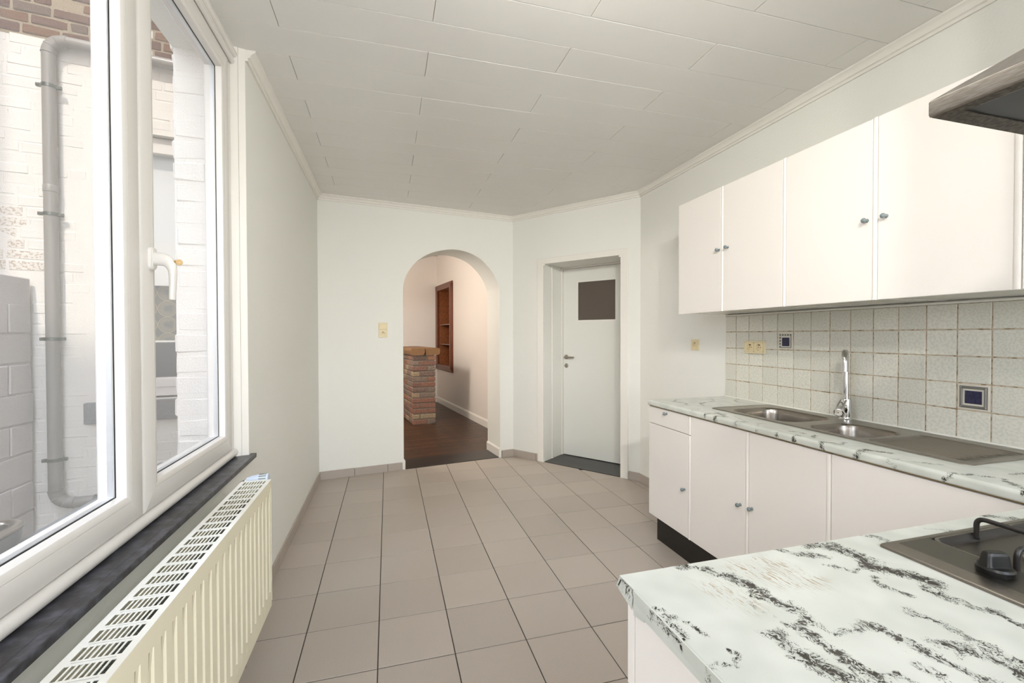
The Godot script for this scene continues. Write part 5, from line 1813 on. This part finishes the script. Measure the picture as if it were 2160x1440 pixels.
func radiator() -> void:
	var R := thing("radiator", "cream steel panel radiator with a white slotted top grille, under the window", "radiator", L(-0.50, 0.25, 1.14))
	var z0 := 0.34
	var z1 := 1.938
	var y0 := 0.252
	var y1 := 0.752
	# front panel with shallow upright channels that end in points
	for side in [[-0.450, 1.0, "front_panel"], [-0.552, -1.0, "rear_panel"]]:
		var b := mb()
		var rows := [[y0, 0.0], [y0 + 0.030, 0.0], [y0 + 0.062, 1.0], [y1 - 0.085, 1.0], [y1 - 0.046, 0.0], [y1 - 0.030, 0.0]]
		var zs := []
		var z: float = z0 + 0.012
		while z < z1 - 0.03:
			for q in [[0.0, 0.0], [0.010, 0.0], [0.0155, 1.0], [0.0265, 1.0], [0.032, 0.0]]:
				zs.append([z + q[0], q[1]])
			z += 0.0497
		zs.push_front([z0, 0.0])
		zs.append([z1, 0.0])
		var P := func(r: Array, s: Array) -> Vector3: return L(side[0] - side[1] * 0.0036 * r[1] * s[1], r[0], s[0])
		for i in rows.size() - 1:
			for j in zs.size() - 1:
				var a: Vector3 = P.call(rows[i], zs[j])
				var c: Vector3 = P.call(rows[i], zs[j + 1])
				var d: Vector3 = P.call(rows[i + 1], zs[j + 1])
				var e: Vector3 = P.call(rows[i + 1], zs[j])
				var n := (c - a).cross(e - a).normalized()
				if n.x * side[1] < 0: n = -n
				b.quad(a, c, d, e, n)
		b.bx(side[0] - side[1] * 0.013, side[0] - side[1] * 0.0095, y0, y1 - 0.03, z0, z1)
		obj(side[2], b, M.radiator, R)
	# convector fins between the panels
	var b := mb()
	var z := z0 + 0.03
	var k := 0
	while z < z1 - 0.03:
		var n := Vector3(0, 0, 1)
		b.bx(-0.538, -0.466, y0 + 0.06, y1 - 0.062, z, z + 0.0012)
		z += 0.0166
	var f := obj("convector_fins", b, M.fin, R)
	tag(f, "", "", "", "stuff")
	# cover: rails, end plates, slotted grille
	b = mb()
	b.bx(-0.4535, -0.4485, y1 - 0.032, y1, z0 - 0.004, z1 + 0.004, 0.0012)
	b.bx(-0.5535, -0.5495, y1 - 0.032, y1, z0 - 0.004, z1 + 0.004, 0.0012)
	obj("cover_rail", b, M.radiator, R)
	for zz in [z0 - 0.004, z1 + 0.002]:
		obj("side_cover", mb().bx(-0.553, -0.449, y0 + 0.02, y1 + 0.001, zz, zz + 0.0025, 0.0008), M.radiator, R)
	b = mb()
	var gy0 := y1 - 0.0008
	var gy1 := y1 + 0.0008
	b.bx(-0.5535, -0.5385, gy0, gy1, z0, z1).bx(-0.4625, -0.4485, gy0, gy1, z0, z1)
	var pitch := 0.0497
	var n_row := int((z1 - z0) / pitch)
	for i in n_row + 1:
		var zz := z1 - 0.004 - i * pitch
		if i == 0:
			b.bx(-0.5386, -0.4624, gy0, gy1, zz - 0.006, z1)
		else:
			b.bx(-0.5386, -0.4624, gy0, gy1, zz + 0.0012, zz + 0.0062).bx(-0.5386, -0.4624, gy0, gy1, zz - 0.0062, zz - 0.0012)
			b.bx(-0.5386, -0.534, gy0, gy1, zz - 0.0012, zz + 0.0012).bx(-0.467, -0.4624, gy0, gy1, zz - 0.0012, zz + 0.0012)
		if i < n_row:
			for c in range(1, 8):
				var xx := -0.5385 + 0.0095 * c
				b.bx(xx - 0.0016, xx + 0.0016, gy0, gy1, zz - pitch + 0.006, zz - 0.006)
	obj("grille", b, M.radiator_grille, R)
	# thermostat head and pipes at the far end
	var V := thing("radiator_valve", "pale grey thermostat valve at the far end of the radiator", "valve", L(-0.50, 0.70, 1.985))
	b = mb().lathe([Vector2(0, -0.03), Vector2(0.016, -0.03), Vector2(0.018, -0.02), Vector2(0.021, -0.012), Vector2(0.0225, 0.008), Vector2(0.0225, 0.042), Vector2(0.020, 0.048), Vector2(0, 0.049)], L(-0.512, 0.744, 1.972), Vector3(1, 0.06, 0), 28)
	var hd := obj("head", b, M.valve, V)
	b = mb()
	for i in 14:
		var a := TAU * i / 14.0
		b.box(L(-0.484, 0.7457 + 0.0226 * sin(a), 1.972 + 0.0226 * cos(a)), Vector3(0.026, 0.0035, 0.0035), 0.0, Basis(Vector3.RIGHT, a))
	obj("grip_slot", b, M.fin, hd)
	obj("valve_body", mb().tube([L(-0.545, 0.744, 1.972), L(-0.558, 0.744, 1.972), L(-0.558, 0.60, 1.972), L(-0.558, 0.0, 1.972)], 0.008, 12), M.chrome, V)
	obj("bracket", mb().bx(-0.614, -0.552, 0.35, 0.68, 0.7, 0.73).bx(-0.614, -0.552, 0.35, 0.68, 1.6, 1.63), M.radiator, R)


# a recessed round socket; o centre on the plate, ax out of the wall, rt to the right as one faces it
func socket_face(b: MB, dark: MB, o: Vector3, ax: Vector3, rt: Vector3, r: float, pin_up := true) -> void:
	b.lathe([Vector2(r + 0.0012, 0.0), Vector2(r + 0.0006, 0.0008), Vector2(r, 0.0), Vector2(r - 0.0006, -0.009), Vector2(0.0, -0.009)], o, ax, 28)
	var up := rt.cross(ax) * -1.0
	if up.y < 0: up = -up
	var f := o - ax * 0.0086
	b.tube([f + up * r * 0.5 + ax * 0.0, f + up * r * 0.5 + ax * 0.010], 0.0022, 8)
	dark.box(f + up * r * 0.74 + ax * 0.0005, Vector3(0.010, 0.004, 0.010), 0.0, Basis(rt, up, ax))
	for s in [-1.0, 1.0]:
		dark.lathe([Vector2(0, 0.0008), Vector2(0.0024, 0.0008), Vector2(0.0024, 0)], f + rt * s * 0.0075 - up * 0.001, ax, 10)


func sockets() -> void:
	# on the right wall, beyond the tiles
	var ax := Vector3.LEFT
	var rt := L(0, 0, -1)   # facing the right wall, right is towards the camera
	var S := thing("wall_socket", "single cream wall socket on the bare white wall beyond the tiles", "socket", L(2.185, 1.208, 2.79))
	var b := framed(Transform3D(Basis(ax.cross(Vector3.UP) * -1.0, Vector3.UP, ax), L(2.181, 1.248, 2.788)), 0.040, 0.040, [[-0.0275, 0.0275]], -0.0275, 0.0275, 0.010)
	obj("plate", b, M.socket, S)
	b = mb()
	socket_box(b, L(2.181, 1.248, 2.788), ax, rt, 0.0275, 0.0195)
	var dk := mb()
	socket_face(b, dk, L(2.179, 1.248, 2.788), ax, rt, 0.0195)
	var ins := obj("insert", b, M.socket_key, S)
	obj("contact", dk, M.socket_hole, ins)
	S = thing("double_socket", "double cream wall socket mounted on the tiles", "socket", L(2.175, 1.205, 2.222))
	b = framed(Transform3D(Basis(ax.cross(Vector3.UP) * -1.0, Vector3.UP, ax), L(2.1675, 1.245, 2.222)), 0.0775, 0.039, [[-0.0695, -0.0015], [0.0015, 0.0695]], -0.0285, 0.0285, 0.014)
	obj("plate", b, M.socket, S)
	for z in [2.2575, 2.1865]:   # as the frame's openings
		b = mb()
		dk = mb()
		socket_box(b, L(2.1676, 1.245, z), ax, rt, 0.0340, 0.0195)
		socket_face(b, dk, L(2.1660, 1.245, z), ax, rt, 0.0195)
		ins = obj("insert", b, M.socket_key, S)
		obj("contact", dk, M.socket_hole, ins)
	# on the arch wall
	ax = TN.basis * Vector3(0, 0, 1)
	rt = TN.basis * Vector3(1, 0, 0)
	S = thing("switch_socket", "cream light switch above a socket in one plate, left of the archway", "switch", TN * L(0.573, 1.304, 0.0))
	b = framed(Transform3D(TN.basis, TN * L(0.573, 1.3415, -0.010)), 0.041, 0.0375, [[-0.0325, 0.0335]], -0.0285, 0.0285, 0.010)
	b.T = TN
	b.bx(0.532, 0.614, 1.3785, 1.447, -0.010, 0.001, 0.002)
	obj("plate", b, M.socket, S)
	b = mb(TN).box(L(0.5735, 1.408, -0.0115), Vector3(0.068, 0.050, 0.008), 0.002, Basis(Vector3.RIGHT, 0.05))
	obj("rocker", b, M.socket_key, S)
	b = mb()
	dk = mb()
	socket_box(b, TN * L(0.5735, 1.342, -0.0098), ax, rt, 0.0330, 0.0195)
	socket_face(b, dk, TN * L(0.5735, 1.342, -0.0114), ax, rt, 0.0195)
	ins = obj("insert", b, M.socket_key, S)
	obj("contact", dk, M.socket_hole, ins)


# a low square field with a round hole, standing 1.6 mm proud
func socket_box(b: MB, o: Vector3, ax: Vector3, rt: Vector3, half: float, r: float) -> void:
	var up := Vector3.UP
	var h2 := minf(half, 0.0285)
	var f := o + ax * 0.0016
	var n := 32
	for i in n:
		var p := []
		for k in 2:
			var a := TAU * (i + k) / n
			var c := Vector2(cos(a), sin(a))
			var g := minf(half / maxf(absf(c.x), 1e-6), h2 / maxf(absf(c.y), 1e-6))
			p.append([f + rt * c.x * r + up * c.y * r, f + rt * c.x * g + up * c.y * g, o + rt * c.x * g + up * c.y * g])
		b.quad(p[0][0], p[0][1], p[1][1], p[1][0], ax)
		var m: Vector3 = (p[0][1] + p[1][1]) / 2 - f
		b.quad(p[0][1], p[0][2], p[1][2], p[1][1], m.normalized())


# added unseen fill lamp: a glowing opal globe on a rod, light inside
func fill_pendant(at: Vector3, r: float, from_y: float, energy: float, label: String, tint: Color) -> void:
	var P := thing("fill_lamp", label, "lamp", at + Vector3.DOWN * r)
	var prof := []
	for i in 19:
		var a := PI * i / 18.0 - PI / 2
		prof.append(Vector2(maxf(0.0, r * cos(a)), r * sin(a)))
	var opal := mat(Color(0.95, 0.94, 0.92), 0.3)
	opal.emission_enabled = true
	opal.emission = tint
	opal.emission_energy_multiplier = 1.5
	obj("globe", mb().lathe(prof, at, Vector3.UP, 32), opal, P)
	var b := mb().tube([at + Vector3.UP * r * 0.97, Vector3(at.x, from_y - 0.02, at.z)], 0.006, 10)
	b.lathe([Vector2(0, -0.03), Vector2(0.05, -0.028), Vector2(0.055, 0.0)], Vector3(at.x, from_y, at.z), Vector3.UP, 20)
	obj("rod", b, M.nickel, P)
	var l := OmniLight3D.new()
	l.name = "fill_light"
	l.light_energy = energy
	l.light_color = tint
	l.light_size = r * 0.85
	l.omni_range = 12.0
	l.omni_attenuation = 2.0
	l.shadow_enabled = true
	P.add_child(l)
	l.position = Vector3.UP * r


# added unseen fill light: a ceiling rail with three turned spot lamps
func fill_spot_rail() -> void:
	var R := thing("fill_spot_rail", "white ceiling rail added out of view, its three fill spots turned towards the archway and the cabinets", "lamp", L(0.35, CEIL - 0.03, -0.6))
	obj("rail", mb().bx(-0.25, 0.95, CEIL - 0.028, CEIL, -0.62, -0.58, 0.004), M.trim, R)
	for d in [[-0.1, 2.15, 1.15, 2.9, 38.0, 0.72], [0.35, 1.6, 1.2, 4.3, 36.0, 1.2], [0.8, 0.1, 1.15, 4.5, 34.0, 0.78]]:
		var at := L(d[0], CEIL - 0.12, -0.6)
		var ax := (L(d[1], d[2], d[3]) - at).normalized()
		var b := mb().lathe([Vector2(0, -0.07), Vector2(0.035, -0.07), Vector2(0.048, -0.05), Vector2(0.048, 0.05), Vector2(0.044, 0.05), Vector2(0.044, 0.03), Vector2(0, 0.03)], at, ax, 24)
		b.tube([at, at + Vector3.UP * 0.1], 0.008, 10)
		var h := obj("head", b, M.trim, R)
		var glow := mat(Color(1, 1, 1), 0.3)
		glow.emission_enabled = true
		glow.emission = Color(1.0, 0.995, 0.965)
		glow.emission_energy_multiplier = 2.0
		obj("lens", mb().lathe([Vector2(0.0435, 0.034), Vector2(0.0, 0.036)], at, ax, 24), glow, h)
		var l := SpotLight3D.new()
		l.name = "fill_spot"
		R.add_child(l, true)
		l.look_at_from_position(at + ax * 0.06, at + ax, Vector3.UP)
		l.position = at + ax * 0.06 - R.position
		l.light_energy = d[5]
		l.light_color = Color(1.0, 0.995, 0.965)
		l.light_size = 0.044
		l.spot_angle = d[4]
		l.spot_angle_attenuation = 1.0
		l.spot_range = 14.0
		l.spot_attenuation = 2.0
		l.shadow_enabled = true


# a plate in the local x-y plane, its face at z = 0 and its back at -depth, with openings between the given x and y0..y1
func framed(T: Transform3D, hx: float, hy: float, open: Array, y0: float, y1: float, depth: float) -> MB:
	var b := mb(T)
	var put := func(xa: float, xb: float, ya: float, yb: float) -> void:
		b.box(Vector3((xa + xb) / 2, (ya + yb) / 2, -depth / 2), Vector3(xb - xa, yb - ya, depth), 0.0012)
	put.call(-hx, hx, y1, hy)
	put.call(-hx, hx, -hy, y0)
	var x := -hx
	for o in open:
		if o[0] - x > 0.0005: put.call(x, o[0], y0, y1)
		x = o[1]
	put.call(x, hx, y0, y1)
	b.T = Transform3D()
	return b
